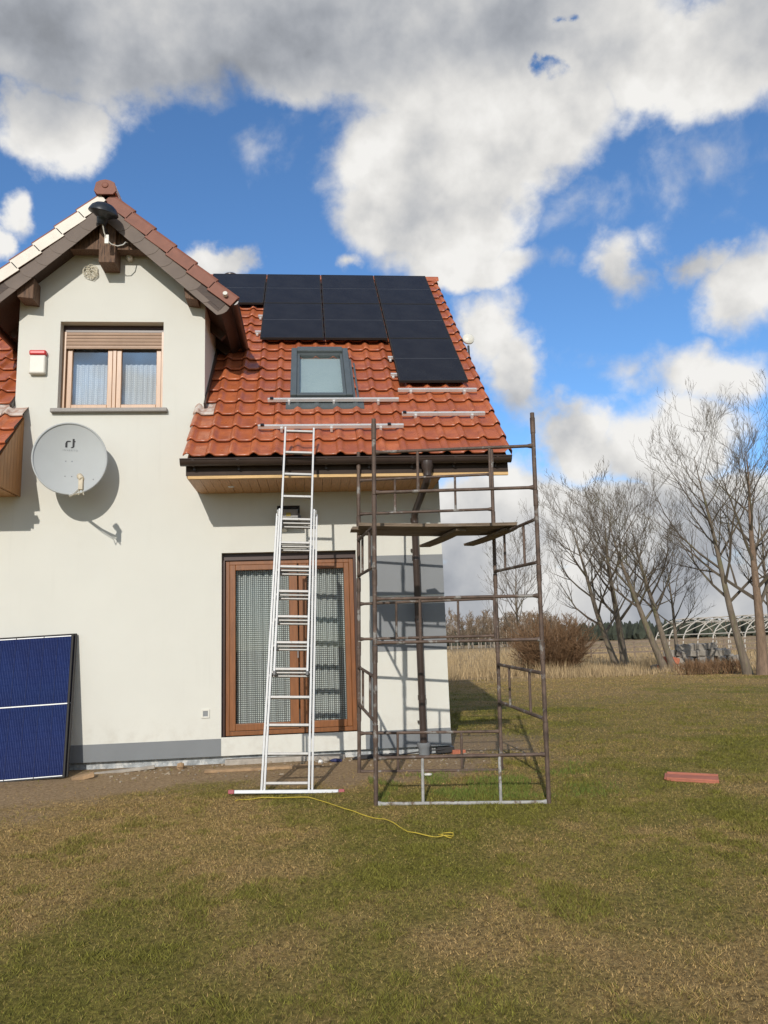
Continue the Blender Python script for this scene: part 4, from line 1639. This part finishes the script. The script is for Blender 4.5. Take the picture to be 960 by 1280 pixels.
def lp(x, t, n=0.0):
    return LS * x + LU * t + LNn * n


def section(w0, w1, t0, t1, n, rt, thick=.022, deep=.05):
    se = empty('ladder_section', (0, 0, 0), parent=ladder)
    for sg in (-1, 1):
        MB().beam(lp(sg * w0 / 2, t0, n), lp(sg * w1 / 2, t1, n), thick, deep, LNn).build('stile', M['alu_ladder'], se, bevel=.003)
        MB().beam(lp(sg * (w0 / 2), t0 + .02, n + deep / 2), lp(sg * (w1 / 2), t1 - .02, n + deep / 2), .006, .003, LNn).build('stile_rib', M['rung'], se)
    for t in rt:
        f = (t - t0) / (t1 - t0)
        hw = (w0 + (w1 - w0) * f) / 2 - thick / 2
        b = MB()
        b.beam(lp(-hw, t, n), lp(hw, t, n), .042, .026, LU)
        b.build('rung', M['rung'], se, bevel=.003)
    return se


LT = 1.0245
RT_ = [.10 + .2815 * k for k in range(15)]
section(.505, .452, .03, 3.02, -.052, [q - (.052 if i > 2 else 0) for i, q in enumerate(RT_[1:11])])
section(.440, .392, .03, 3.06, .0, [q - (.026 if i > 3 else 0) for i, q in enumerate(RT_[0:11])])
section(.345, .335, 1.20, 4.09, .05, RT_[4:15])
sb = MB()
sb.beam(lp(-.515, .02), lp(.515, .02), .05, .035, LU)
st = sb.build('stabiliser_bar', M['alu_ladder'], ladder, bevel=.004)
for sg in (-1, 1):
    MB().beam(lp(sg * .516, .02), lp(sg * .575, .02), .056, .04, LU).build('end_cap', M['red_cap'], st, bevel=.006)
for sg in (-1, 1):
    MB().beam(lp(sg * .171, 1.16, .05), lp(sg * .171, 1.205, .05), .03, .056, LNn).build('stile_foot', M['black'], ladder, bevel=.003)
for sg in (-1, 1):
    MB().beam(lp(sg * .2, 3.0, -.02), lp(sg * .2, 3.04, .02), .05, .02, LNn).build('guide_bracket', M['alu'], ladder)

# ================================================================== things lying on the ground
def rock(name, loc, sz, mat, label, cat, seed, group=None, rot=None):
    rr = random.Random(seed)
    b = MB()
    pts = []
    nlat, nlon = 4, 7
    vs = [(0, 0, sz[2])]
    for i in range(1, nlat):
        for k in range(nlon):
            th_ = math.pi * i / nlat
            ph = 2 * math.pi * (k + .5 * (i % 2)) / nlon
            q = rr.uniform(.78, 1.15)
            vs.append((sz[0] * math.sin(th_) * math.cos(ph) * q, sz[1] * math.sin(th_) * math.sin(ph) * q, sz[2] * math.cos(th_) * q))
    vs.append((0, 0, -sz[2]))
    fs = [(0, 1 + k, 1 + (k + 1) % nlon) for k in range(nlon)]
    for i in range(nlat - 2):
        for k in range(nlon):
            k2 = (k + 1) % nlon
            a = 1 + i * nlon
            fs.append((a + k, a + nlon + k, a + nlon + k2, a + k2))
    L_ = len(vs) - 1
    a = 1 + (nlat - 2) * nlon
    fs += [(L_, a + (k + 1) % nlon, a + k) for k in range(nlon)]
    b.add(vs, fs)
    o = b.build(name, mat, None, fixn=True)
    o.location = (loc[0], loc[1], gzf(loc[0], loc[1]) + sz[2] * .55 + (loc[2] if len(loc) > 2 else 0))
    o.rotation_euler = (0, 0, rr.uniform(0, 6))
    return tag(o, label, cat, group)


def slab(name, loc, sz, rot, mat, label, cat, group=None, bevel=.004):
    b = MB().box(-sz[0] / 2, sz[0] / 2, -sz[1] / 2, sz[1] / 2, 0, sz[2])
    o = b.build(name, mat, None, bevel=bevel)
    o.location = (loc[0], loc[1], gzf(loc[0], loc[1]) + (loc[2] if len(loc) > 2 else 0))
    o.rotation_euler = rot
    return tag(o, label, cat, group)


# clay roof tile lying on the lawn: two stacked pieces with raised side ribs
cx_, cy_ = 3.80, -2.08
ct = empty('clay_tile', (cx_, cy_, gzf(cx_, cy_) + .006))
ct.rotation_euler = (R(3), R(1.5), R(-27))
tag(ct, 'red clay roof tile lying alone on the lawn at right', 'roof tile')
b = MB()
prf = [(-.14, 0), (-.14, .030), (-.11, .034), (-.09, .020), (.08, .020), (.105, .034), (.14, .030), (.14, 0)]
b.prism(prf, 'x', -.24, .25)
b.build('body', M['red_tile'], ct, fixn=True, bevel=.004)
MB().box(-.262, -.241, -.12, .12, .004, .02).build('lug', M['red_tile'], ct, bevel=.003)
MB().box(-.20, .22, -.165, -.141, .0, .02).build('side_lip', M['red_tile'], ct, bevel=.003)

slab('wood_scrap', (-2.655, -.50), (.24, .10, .045), (R(6), R(-10), R(14)), M['scrap'], 'brown wood offcut on the soil at the foot of the leaning panels', 'wood scrap')
slab('board_strip', (-2.30, -.20), (.75, .05, .03), (R(10), R(-3), R(9)), M['concrete'], 'pale thin board strip lying along the wall foot', 'board')
rock('brick_lump', (-1.62, -.16), (.055, .045, .05), M['scrap'], 'small brown lump of brick by the wall foot left of the door', 'rubble', 21)
slab('door_board', (-.62, -.46), (1.35, .10, .03), (R(2), R(0), R(1)), M['scrap'], 'long flat brown board lying in front of the terrace door', 'board')
rub = [(.02, -.14, 'stone', .05, 'pale grey stone in the rubble under the door'), (.12, -.20, 'concrete', .055, 'brown lump in the rubble right of the ladder'), (.05, -.27, 'white_plaster', .04, 'white lump at the front of the rubble under the door')]
for i, (x, y, mt, s_, lb) in enumerate(rub):
    rock('rubble_lump', (x, y), (s_, s_ * .8, s_ * .8), M[mt], lb, 'rubble', 40 + i, 'rubble in front of the door')
rock('blue_rag', (.24, -.22), (.09, .05, .025), M['blue'], 'crumpled dark blue rag beside the rubble under the door', 'rag', 50)
slab('brick', (1.78, .03, -.01), (.18, .10, .055), (0, R(4), R(14)), M['brick'], 'red brick at the house corner on the soil', 'brick')
slab('broken_brick', (1.98, -.16, -.012), (.22, .07, .02), (R(3), 0, R(-8)), M['brick'], 'flat broken red brick piece right of the corner brick', 'brick')
slab('black_sheet', (1.62, .03, .02), (.22, .12, .07), (0, 0, R(5)), M['cable'], 'black membrane lump under the plinth at the house corner', 'membrane')
b = MB(off=(.68, -.13, gzf(.68, -.13)))
pts = []
for k in range(60):
    a = k * .33
    rad = .15 + .03 * math.sin(k * .7)
    x, y = .64 + rad * 1.3 * math.cos(a) + .002 * k, -.16 + rad * .55 * math.sin(a)
    pts.append((x, y, gzf(x, y) + .012 + .0006 * k))
for k in range(14):
    x, y = pts[59][0] + .05 * (k + 1), pts[59][1] + .006 * k
    pts.append((x, y, gzf(x, y) + .02 + .004 * k))
b.tube(pts, .009, 6)
o = b.build('black_cable', M['cable'], None, True)
o.location = (.68, -.13, gzf(.68, -.13))
tag(o, 'looped black cable on the soil behind the scaffold', 'cable')
b = MB(off=(0, -2.6, 0))
ypts = [(-.78, -2.10), (-.74, -2.05), (-.62, -2.01), (-.51, -2.01), (-.3, -2.03), (-.088, -2.14), (.08, -2.36), (.238, -2.641), (.40, -2.84), (.566, -3.014), (.65, -3.22), (.724, -3.417), (.82, -3.53), (.923, -3.595), (1.0, -3.61), (1.06, -3.59), (1.07, -3.54), (1.0, -3.50), (.95, -3.55), (1.0, -3.62), (1.05, -3.66)]
dense = []
for (x0, y0), (x1, y1) in zip(ypts[:-1], ypts[1:]):
    for q in range(4):
        t_ = q / 4
        dense.append((x0 + (x1 - x0) * t_, y0 + (y1 - y0) * t_))
b.tube([(x, y, gzf(x, y) + .016 + .006 * math.sin(i * .7)) for i, (x, y) in enumerate(dense)], .0042, 6)
o = b.build('yellow_cord', M['yellow'], None, True)
o.location = (0, -2.6, 0)
tag(o, 'thin yellow cord trailing across the lawn from the ladder foot', 'cord')
b = MB(off=(1.28, -1.33, 0))
ring = [(1.20 + .035 * math.cos(k * .4), -1.33 + .03 * math.sin(k * .4), gzf(1.28, -1.33) + .03) for k in range(17)]
b.tube(ring, .01, 6)
o = b.build('white_ring', M['white'], None, True)
o.location = (1.28, -1.33, 0)
tag(o, 'small white plastic ring on the ground inside the scaffold', 'ring')

# chips of mortar, foam and stone strewn along the wall foot
rr = random.Random(62)
b = MB()
for k in range(230):
    x = rr.uniform(-2.7, 2.6)
    y = -abs(rr.gauss(0, .42)) - .01 + (.25 if x > 1.8 else 0)
    z = gzf(x, y)
    q = rr.uniform(.004, .016) * (1.6 if rr.random() < .08 else 1)
    Mx = Matrix.Translation((x, y, z + q * .3)) @ Matrix.Rotation(rr.uniform(0, 6), 4, 'Z') @ Matrix.Rotation(rr.uniform(-.6, .6), 4, 'X')
    b.box(-q, q, -q * rr.uniform(.4, .9), q * rr.uniform(.4, .9), -q * .4, q * rr.uniform(.2, .6), Mx)
tag(b.build('rubble_chips', pm('chips', (0.30, 0.245, 0.18), 0.9, 0.5, 2.5)), 'small pale chips of rubble strewn on the soil along the wall', 'rubble', None, 'stuff')

# ================================================================== grass
rg = np.random.default_rng(5)


def blade_mat(name, rough=0.8, trans=0.0):
    m = bpy.data.materials.new(name)
    m.use_nodes = True
    t = NT(m.node_tree)
    bs = m.node_tree.nodes['Principled BSDF']
    at = t.n('ShaderNodeAttribute', attribute_name='tint')
    t.put(bs.inputs['Base Color'], at.outputs['Color'])
    bs.inputs['Roughness'].default_value = rough
    bs.inputs['Specular IOR Level'].default_value = 0.2
    return m


M['blade'] = blade_mat('grass_blade')


def blades(name, x, y, h, wd, tint, lean=0.6, mat=None):
    n = len(x)
    z = gz(x, y) - .004
    a = rg.uniform(0, 2 * np.pi, n)
    la = rg.uniform(0, 2 * np.pi, n)
    ll = rg.uniform(.1, 1, n) * lean * h
    v = np.zeros((n, 3, 3))
    v[:, 0] = np.stack([x - np.cos(a) * wd, y - np.sin(a) * wd, z], 1)
    v[:, 1] = np.stack([x + np.cos(a) * wd, y + np.sin(a) * wd, z], 1)
    v[:, 2] = np.stack([x + np.cos(la) * ll, y + np.sin(la) * ll, z + h], 1)
    me = np_mesh(name, v.reshape(-1, 3), np.arange(n * 3), 3, mat or M['blade'])
    ca = me.color_attributes.new('tint', 'FLOAT_COLOR', 'POINT')
    tc_ = np.concatenate([tint, np.ones((n, 1))], 1).astype(np.float32)
    ca.data.foreach_set('color', np.repeat(tc_, 3, axis=0).ravel())
    return link(name, me)


def scatter(y0, y1, n, x_l, x_r):
    """points in the strip y0..y1 between the two slanted view sides (with margin)"""
    y = rg.uniform(y0, y1, n)
    dd = y + 9.856
    xl = x_l[0] + x_l[1] * dd
    xr = x_r[0] + x_r[1] * dd
    return xl + rg.uniform(0, 1, n) * (xr - xl), y


gxs, gys = [], []
for y0, y1, n in ((-7.6, -5.0, 190000), (-5.0, -2.6, 210000), (-2.6, 0.5, 170000), (0.5, 6, 150000), (6, 20.5, 150000)):
    x, y = scatter(y0, y1, n, (-.8, -.46), (1.0, .68))
    gxs.append(x)
    gys.append(y)
x = np.concatenate(gxs)
y = np.concatenate(gys)
so_, dry_, me_ = covers(x, y)
clump = fbm(x * 1.7 + 31, y * 1.7 + 5, 3)
tuft = np.maximum(sstep(0.60, 0.72, fbm(x * 2.6 + 3, y * 2.6 + 50, 3)), .8 * sstep(0.64, 0.74, fbm(x * 7.5 + 13, y * 7.5 + 20, 2)))
keep = rg.uniform(0, 1, len(x)) < np.clip((1 - so_ * .96) * (.35 + .9 * clump) + tuft * .3 * (1 - so_), 0.0, 1)
keep &= ~((y > -.02) & (y < 7.6) & (x < 1.72) & (x > -7))
x, y, dry_, clump, tuft, me_ = (q[keep] for q in (x, y, dry_, clump, tuft, me_))
far = np.clip((y + 8) / 26, 0, 1)
hgt = rg.uniform(.006, .020, len(x)) * (1 + .7 * far) + tuft * rg.uniform(.004, .022, len(x))
wd = rg.uniform(.0013, .0026, len(x)) * (1 + 3.2 * far)
dq = np.clip(dry_ * .9 + (.5 - clump) * .8 + rg.normal(0, .28, len(x)) - tuft * .55, 0, 1)[:, None]
gcol = np.array([.185, .172, .032]) * rg.uniform(.45, 1.5, (len(x), 1))
dcol = np.array([.46, .305, .125]) * rg.uniform(.4, 1.4, (len(x), 1))
tint = gcol * (1 - dq) + dcol * dq
go = blades('lawn_grass', x, y, hgt, wd, tint, 1.9)
tag(go, 'short patchy green and straw coloured lawn grass', 'grass', None, 'stuff')

# lush tufts in the fresh green strip inside the scaffold
n = 24000
x = rg.uniform(.55, 3.4, n)
y = rg.uniform(-2.6, -.75, n)
kf = fbm(x * 2.2 + 4, y * 2.2 + 9, 3) + .12 * (x > 1.1) - .25 * (y > -1.2) * (x < 2)
kp = rg.uniform(0, 1, n) < sstep(.50, .62, kf) * sstep(3.3, 2.0, x) * sstep(-2.65, -2.3, y)
x, y = x[kp], y[kp]
tint = np.array([.130, .165, .032]) * rg.uniform(.6, 1.4, (len(x), 1))
tag(blades('fresh_grass', x, y, rg.uniform(.02, .06, len(x)), rg.uniform(.002, .0042, len(x)), tint, .8), 'fresh green grass tufts around the scaffold feet', 'grass', None, 'stuff')

# tall dry grass beyond the lawn
gx_, gy_ = [], []
for y0, y1, n in ((18.5, 24, 26000), (24, 34, 26000), (34, 60, 24000), (60, 120, 14000)):
    x, y = scatter(y0, y1, n, (-.8, .02), (1.5, .66))
    gx_.append(x)
    gy_.append(y)
x = np.concatenate(gx_)
y = np.concatenate(gy_)
_, _, mm = covers(x, y)
pat = fbm(x * .28 + 2, y * .28 + 40, 4)
pat2 = fbm(x * 1.3 + 12, y * 1.3 + 4, 3)
kp = (rg.uniform(0, 1, len(x)) < mm * np.clip((pat - .32) * 3.2, .10, 1) * np.clip((pat2 - .3) * 3.5, .08, 1))
x, y, pat, pat2 = x[kp], y[kp], pat[kp], pat2[kp]
wet = sstep(11, 7, x / (y + 9.856) * 26)      # taller reeds towards the wood on the left
h_ = rg.uniform(.10, .36, len(x)) * (.2 + 1.6 * pat2 * (.5 + pat)) + wet * rg.uniform(.1, .5, len(x))
tint = np.array([.43, .315, .175]) * rg.uniform(.55, 1.25, (len(x), 1))
tag(blades('dry_meadow_grass', x, y, h_, rg.uniform(.006, .016, len(x)) * (1 + (y - 20) / 45), tint, .55), 'tall straw coloured grass along the edge of the lawn', 'grass', None, 'stuff')


# ================================================================== trees
def tree_geo(seed, H, r0, lean, nstem_pts=10, crown_from=.28, n1=13, spread=.62, fine=1.0, bend=.5, levels=4, minr=.006, up=.16):
    """returns (trunk MB, crown MB); bare winter tree, base at origin"""
    rr = random.Random(seed)
    trunk, crown = MB(), MB()
    lean = Vector(lean)
    # trunk path: leans then straightens
    pts, rad = [], []
    ph = rr.uniform(0, 6)
    for i in range(nstem_pts + 1):
        t = i / nstem_pts
        off = lean * H * (t * (1 - bend * .5 * t))
        wob = Vector((math.sin(t * 7 + ph), math.cos(t * 5.5 + ph), 0)) * .035 * H * t * (.4 + .6 * t) * .5
        pts.append(Vector((0, 0, -.15)) + off + wob + Vector((0, 0, H * t * .93)))
        rad.append(max(minr * 1.4, r0 * (1 - t) ** .85 * (1 + .35 * math.exp(-t * 22))))
    trunk.tube(pts, rad, 9)

    def grow(p, d, L, r, lev):
        n = 4 if lev < 3 else 3
        q = [p]
        rd_ = [r]
        cur = p.copy()
        dv = d.copy()
        for i in range(n):
            dv = (dv + Vector((rr.gauss(0, .10), rr.gauss(0, .10), rr.gauss(0, .08) + up * (1.0 if lev < 3 else 1.3)))).normalized()
            cur = cur + dv * (L / n)
            q.append(cur.copy())
            rd_.append(max(minr * .55, r * (1 - .82 * (i + 1) / n)))
        crown.tube(q, rd_, 5 if lev == 1 else (4 if lev == 2 else 3), False)
        if lev >= levels:
            return
        k = {1: 7, 2: 5, 3: 3.6}[lev]
        k = max(2, int(k * fine + rr.uniform(-.5, .9)))
        for c_ in range(k):
            t = rr.uniform(.22, 1.0) if c_ else 1.0
            f = t * n
            i = min(n - 1, int(f))
            pp = q[i].lerp(q[i + 1], f - i)
            base_d = (q[i + 1] - q[i]).normalized()
            ax_ = Vector((rr.gauss(0, 1), rr.gauss(0, 1), rr.gauss(0, .7)))
            ax_ = (ax_ - base_d * ax_.dot(base_d)).normalized()
            nd = (base_d * rr.uniform(.65, 1.0) + ax_ * rr.uniform(.45, .85)).normalized()
            rl = rd_[i] + (rd_[i + 1] - rd_[i]) * (f - i)
            grow(pp, nd, L * rr.uniform(.38, .62) * (1.12 - .35 * t), max(minr * .8, rl * .72), lev + 1)

    for j in range(n1):
        t = crown_from + (1 - crown_from) * ((j + rr.random()) / n1) ** .9
        f = min(.999, t) * nstem_pts
        i = int(f)
        p = pts[i].lerp(pts[i + 1], f - i)
        a = j * 2.4 + rr.uniform(-.5, .5)
        out = Vector((math.cos(a), math.sin(a), 0))
        tv = (pts[i + 1] - pts[i]).normalized()
        d = (out * spread * rr.uniform(.8, 1.3) + tv * .75).normalized()
        r = (rad[i] + (rad[i + 1] - rad[i]) * (f - i)) * .55
        L = H * rr.uniform(.34, .54) * (1.18 - .66 * t)
        grow(p, d, L, max(minr * 1.5, r), 1)
    return trunk, crown


def plant_tree(name, x, y, label, seed, H, r0, lean, bark='bark', twig='twig', **kw):
    e = empty(name, (x, y, gzf(x, y)))
    tag(e, label, 'tree', 'bare trees at the edge of the lawn')
    t, c_ = tree_geo(seed, H, r0, lean, **kw)
    t.build('trunk', M[bark], e, True)
    c_.build('crown', M[twig], e, True)
    return e


plant_tree('bare_tree', 14.9, 27.2, 'bare tree leaning left, leftmost trunk of the clump behind the scaffold', 101, 8.2, .17, (-.30, .0, 0), n1=15, fine=.95, minr=.0085, crown_from=.22, spread=1.0)
plant_tree('bare_tree', 15.6, 28.0, 'dark upright bare tree, second trunk from the left in the clump', 102, 8.8, .20, (-.06, .05, 0), n1=16, fine=.95, minr=.0085, crown_from=.25, spread=.8)
plant_tree('bare_tree', 14.75, 21.6, 'bare tree with long trunk slanting left, left of the stone pile', 103, 7.4, .16, (-.36, .0, 0), n1=15, fine=.95, crown_from=.30, minr=.0075, spread=.9)
plant_tree('bare_tree', 15.0, 21.4, 'bare tree right beside the slanting one, trunk less tilted', 104, 7.2, .15, (-.22, .06, 0), n1=15, fine=.95, crown_from=.34, minr=.0075, spread=.8)
plant_tree('bare_tree', 15.75, 22.6, 'thin straight bare tree just left of the stone pile', 105, 5.6, .10, (.02, .05, 0), n1=13, crown_from=.3, minr=.0075, spread=.8)
plant_tree('bare_tree', 15.25, 16.3, 'tall bare tree with trunk slanting left, at right of the stone pile', 106, 8.7, .15, (-.15, .03, 0), n1=17, crown_from=.28, minr=.0065, spread=.72, fine=.95)
plant_tree('bare_tree', 15.35, 15.6, 'thick reddish bare tree at the right edge of the picture', 107, 8.7, .19, (.06, .02, 0), bark='bark_red', n1=16, crown_from=.26, minr=.0065, spread=.9, fine=.95)
plant_tree('bare_tree', 16.4, 16.6, 'slim bare tree at the far right, behind the reddish trunk', 108, 6.6, .11, (.06, .04, 0), n1=14, crown_from=.3, minr=.0065, spread=.7)
plant_tree('bare_tree', 12.6, 37.0, 'slender bare tree seen through the scaffold, beyond the lawn', 109, 7.6, .11, (.01, 0, 0), n1=17, crown_from=.2, fine=.9, minr=.009, spread=.8)

# dense brown shrub
sh = empty('brown_shrub', (9.95, 22.0, gzf(9.95, 22.0)))
tag(sh, 'dense brown leafless shrub right of the scaffold', 'shrub')
rr = random.Random(77)
b = MB()
stem = MB()
for k in range(520):
    a = rr.uniform(0, 6.283)
    q = rr.random() ** .5
    d = Vector((math.cos(a) * q * .62, math.sin(a) * q * .62, 1.0 - .25 * q)).normalized()
    L = rr.uniform(1.2, 2.9) * (1 - .12 * q)
    p = Vector((math.cos(a) * q * .5, math.sin(a) * q * .5, -.05))
    path = [p]
    for i in range(4):
        d = (d + Vector((rr.gauss(0, .12), rr.gauss(0, .12), rr.gauss(0, .06)))).normalized()
        path.append(path[-1] + d * L / 4)
    (stem if k < 14 else b).tube(path, [.018, .014, .010, .007, .004], 3, False)
    for j in range(9):
        i = rr.randrange(1, 4)
        p0 = path[i].lerp(path[i + 1], rr.random())
        dd = (d + Vector((rr.gauss(0, .7), rr.gauss(0, .7), rr.gauss(0, .45)))).normalized()
        l2 = rr.uniform(.25, .7)
        p1 = p0 + dd * l2 * .5
        p2 = p1 + (dd + Vector((0, 0, .25))).normalized() * l2 * .5
        b.tube([p0, p1, p2], [.009, .007, .004], 3, False)
stem.build('stems', M['shrub'], sh)
b.build('twigs', M['shrub'], sh)

# low scrub behind the trees
def scrub(x, y, n, H, label, seed):
    e = empty('low_scrub', (x, y, gzf(x, y)))
    tag(e, label, 'shrub', 'low dry scrub at the lawn edge')
    rr = random.Random(seed)
    b = MB()
    for k in range(n):
        a = rr.uniform(0, 6.283)
        q = rr.random() ** .5
        p = Vector((math.cos(a) * q * 1.3, math.sin(a) * q * .6, -.03))
        d = Vector((rr.gauss(0, .35), rr.gauss(0, .35), 1)).normalized()
        L = H * rr.uniform(.5, 1)
        m_ = p + d * L * .5
        b.tube([p, m_, m_ + (d + Vector((rr.gauss(0, .3), rr.gauss(0, .3), .2))).normalized() * L * .5], [.010, .008, .004], 3, False)
        for j in range(3):
            dd = (d + Vector((rr.gauss(0, .6), rr.gauss(0, .6), .1))).normalized()
            b.tube([m_, m_ + dd * L * .4], [.007, .003], 3, False)
    b.build('twigs', M['shrub'], e)


scrub(15.6, 19.6, 230, .6, 'low brown scrub right in front of the stone pile', 5)
scrub(14.6, 17.6, 200, .75, 'low brown scrub at the feet of the right-hand trees', 6)

# ================================================================== stone pile
pile_c = (16.6, 22.3)
rr = random.Random(9)
idx = 0
pnames = []
for lay in range(4):
    nl = 12 - 2 * lay
    for k in range(nl):
        for row in range(2 if lay < 3 else 1):
            sx, sy, sz = rr.uniform(.30, .46), rr.uniform(.26, .38), rr.uniform(.25, .33)
            xx = pile_c[0] + (k - (nl - 1) / 2) * .35 + rr.uniform(-.13, .13)
            yy = pile_c[1] + row * .34 - .1 + rr.uniform(-.12, .12) + lay * .06
            zz = gzf(xx, yy) + lay * .275
            b = MB()
            vs = [(sgx * sx / 2 * rr.uniform(.8, 1.05), sgy * sy / 2 * rr.uniform(.8, 1.05), sgz * sz / 2 * rr.uniform(.85, 1.05) + sz / 2) for sgz in (-1, 1) for sgy in (-1, 1) for sgx in (-1, 1)]
            b.add(vs, [(0, 2, 3, 1), (4, 5, 7, 6), (0, 1, 5, 4), (2, 6, 7, 3), (0, 4, 6, 2), (1, 3, 7, 5)])
            o = b.build('stone_block', M['brick'] if (k < 2 and lay < 2 and row == 0) else M['stone'], None, bevel=.03)
            o.location = (xx, yy, zz)
            o.rotation_euler = (rr.uniform(-.3, .3), rr.uniform(-.3, .3), rr.uniform(-.7, .7))
            red = (k < 2 and lay < 2 and row == 0)
            od = ['first', 'second', 'third', 'fourth', 'fifth', 'sixth', 'seventh', 'eighth', 'ninth', 'tenth', 'eleventh', 'twelfth'][k]
            cs_ = ['bottom', 'second', 'third', 'fourth', 'top'][lay]
            side = 'rear' if row else 'front'
            tag(o, '%s block, %s from left in the %s course of the stone pile, %s row' % ('reddish' if red else 'rough grey', od, cs_, side), 'stone block', 'blocks of the stone pile')

# ================================================================== polytunnel skeleton
gh = empty('greenhouse_frame', (40.5, 45.5, gzf(40.5, 45.5)))
tag(gh, 'bare white hoop frame of a polytunnel in the dry field', 'greenhouse frame')
gh.rotation_euler = (0, 0, R(-62))
NH, GWd, GH, GL = 21, 9.0, 3.0, 28.0
for k in range(NH):
    yk = 0
    xk = -GL / 2 + GL * k / (NH - 1)
    b = MB()
    pts = [(xk, -GWd / 2, 0), (xk, -GWd / 2, 0.8)] + [(xk, -GWd / 2 * math.cos(R(a)), 0.8 + (GH - 0.8) * math.sin(R(a))) for a in range(15, 180, 15)] + [(xk, GWd / 2, 0.8), (xk, GWd / 2, 0)]
    b.tube(pts, .05, 6, False)
    b.build('hoop', M['hoop'], gh, True)
    if k < NH - 1:
        x2 = xk + GL / (NH - 1)
        for a, c_ in ((25, 65), (155, 115)):
            b = MB()
            b.tube([(xk, -GWd / 2 * math.cos(R(a)), 0.8 + (GH - 0.8) * math.sin(R(a))), (x2, -GWd / 2 * math.cos(R(c_)), 0.8 + (GH - 0.8) * math.sin(R(c_)))], .035, 5, False)
            b.build('brace', M['hoop'], gh, True)
for a in (20, 55, 90, 125, 160):
    MB().tube([(-GL / 2, -GWd / 2 * math.cos(R(a)), 0.8 + (GH - 0.8) * math.sin(R(a))), (GL / 2, -GWd / 2 * math.cos(R(a)), 0.8 + (GH - 0.8) * math.sin(R(a)))], .045, 5, False).build('purlin', M['hoop'], gh, True)
# rail fence in front of it
fe = empty('rail_fence', (27.0, 42.0, gzf(27, 42)))
tag(fe, 'low dark rail fence in front of the polytunnel frame', 'fence')
fe.rotation_euler = (0, 0, R(-20))
pmsh = MB().box(-.06, .06, -.06, .06, 0, 1.25).mesh('post', M['hoop_wood'])
for k in range(8):
    link('post', pmsh, fe, Matrix.Translation((-10.5 + 3 * k, 0, 0)))
for z in (.45, .8, 1.15):
    MB().box(-11, 11, -.1, -.062, z - .06, z + .06).build('rail', M['hoop_wood'], fe)

# ================================================================== far woods
rr = random.Random(31)
wd_, wt_ = MB(), MB()
for k in range(150):
    t = rr.random()
    x = 14 + 62 * t
    y = 175 + 25 * rr.random() + 25 * t
    z = gzf(x, y)
    H = rr.uniform(8.0, 12.0) * (1.0 - .25 * t)
    lx = rr.gauss(0, .03)
    wt_.tube([(x, y, z), (x + lx * H * .5, y, z + H * .5), (x + lx * H, y, z + H)], [.15, .11, .03], 4, False)
    for j in range(46):
        q = rr.uniform(.22, 1.0)
        p = Vector((x + lx * H * q, y, z + H * q))
        a = rr.uniform(0, 6.283)
        d = Vector((math.cos(a), math.sin(a), rr.uniform(.5, 1.6))).normalized()
        L = rr.uniform(.9, 2.4) * (1.15 - .6 * q)
        m_ = p + d * L * .6
        wd_.tube([p, m_, m_ + (d + Vector((0, 0, .5))).normalized() * L * .5], [.075, .055, .025], 3, False)
        for i in range(3):
            dd = (d + Vector((rr.gauss(0, .6), rr.gauss(0, .6), rr.gauss(0, .3)))).normalized()
            wd_.tube([m_, m_ + dd * L * .5], [.04, .018], 3, False)
o = empty('bare_wood', (40, 190, 0))
o = wt_.build('birch_trunks', M['far_birch_trunk'])
tag(o, 'pale trunks of the bare birch wood beyond the field', 'wood', None, 'stuff')
o = wd_.build('birch_branches', M['far_birch'])
tag(o, 'brown branches of the bare birch wood beyond the field', 'wood', None, 'stuff')
bpy.data.objects.remove(bpy.data.objects['bare_wood'], do_unlink=True)

pv, pf = [], []
pr_ = np.random.default_rng(8)
NP = 2400
for k in range(NP):
    az_ = math.radians(-50 + 115 * pr_.random())
    dist = 400 + 90 * pr_.random()
    x, y = math.sin(az_) * dist, math.cos(az_) * dist
    z = gzf(x, y) - .5
    H = pr_.uniform(8.0, 11.0)
    wr = pr_.uniform(1.5, 2.6)
    b0 = len(pv)
    nseg = 7
    tiers = [(1.0, 0.12), (1.05, .35), (.85, .55), (.62, .75), (.3, .92)]
    for q, hh in tiers:
        for i in range(nseg):
            a = 2 * math.pi * i / nseg
            rj = wr * q * pr_.uniform(.65, 1.25)
            pv.append((x + rj * math.cos(a), y + rj * math.sin(a), z + H * (hh + pr_.uniform(-.05, .05))))
    pv.append((x, y, z + H))
    for j in range(len(tiers) - 1):
        for i in range(nseg):
            i2 = (i + 1) % nseg
            pf.append((b0 + j * nseg + i, b0 + j * nseg + i2, b0 + (j + 1) * nseg + i2, b0 + (j + 1) * nseg + i))
    tp = b0 + len(tiers) * nseg
    for i in range(nseg):
        pf.append((b0 + (len(tiers) - 1) * nseg + i, b0 + (len(tiers) - 1) * nseg + (i + 1) % nseg, tp))
    pf.append(tuple(reversed([b0 + i for i in range(nseg)])))
me = bpy.data.meshes.new('pine_forest')
me.from_pydata(pv, [], pf)
me.materials.append(M['far_pine'])
tag(link('pine_forest', me), 'dark green pine forest along the horizon', 'forest', None, 'stuff')
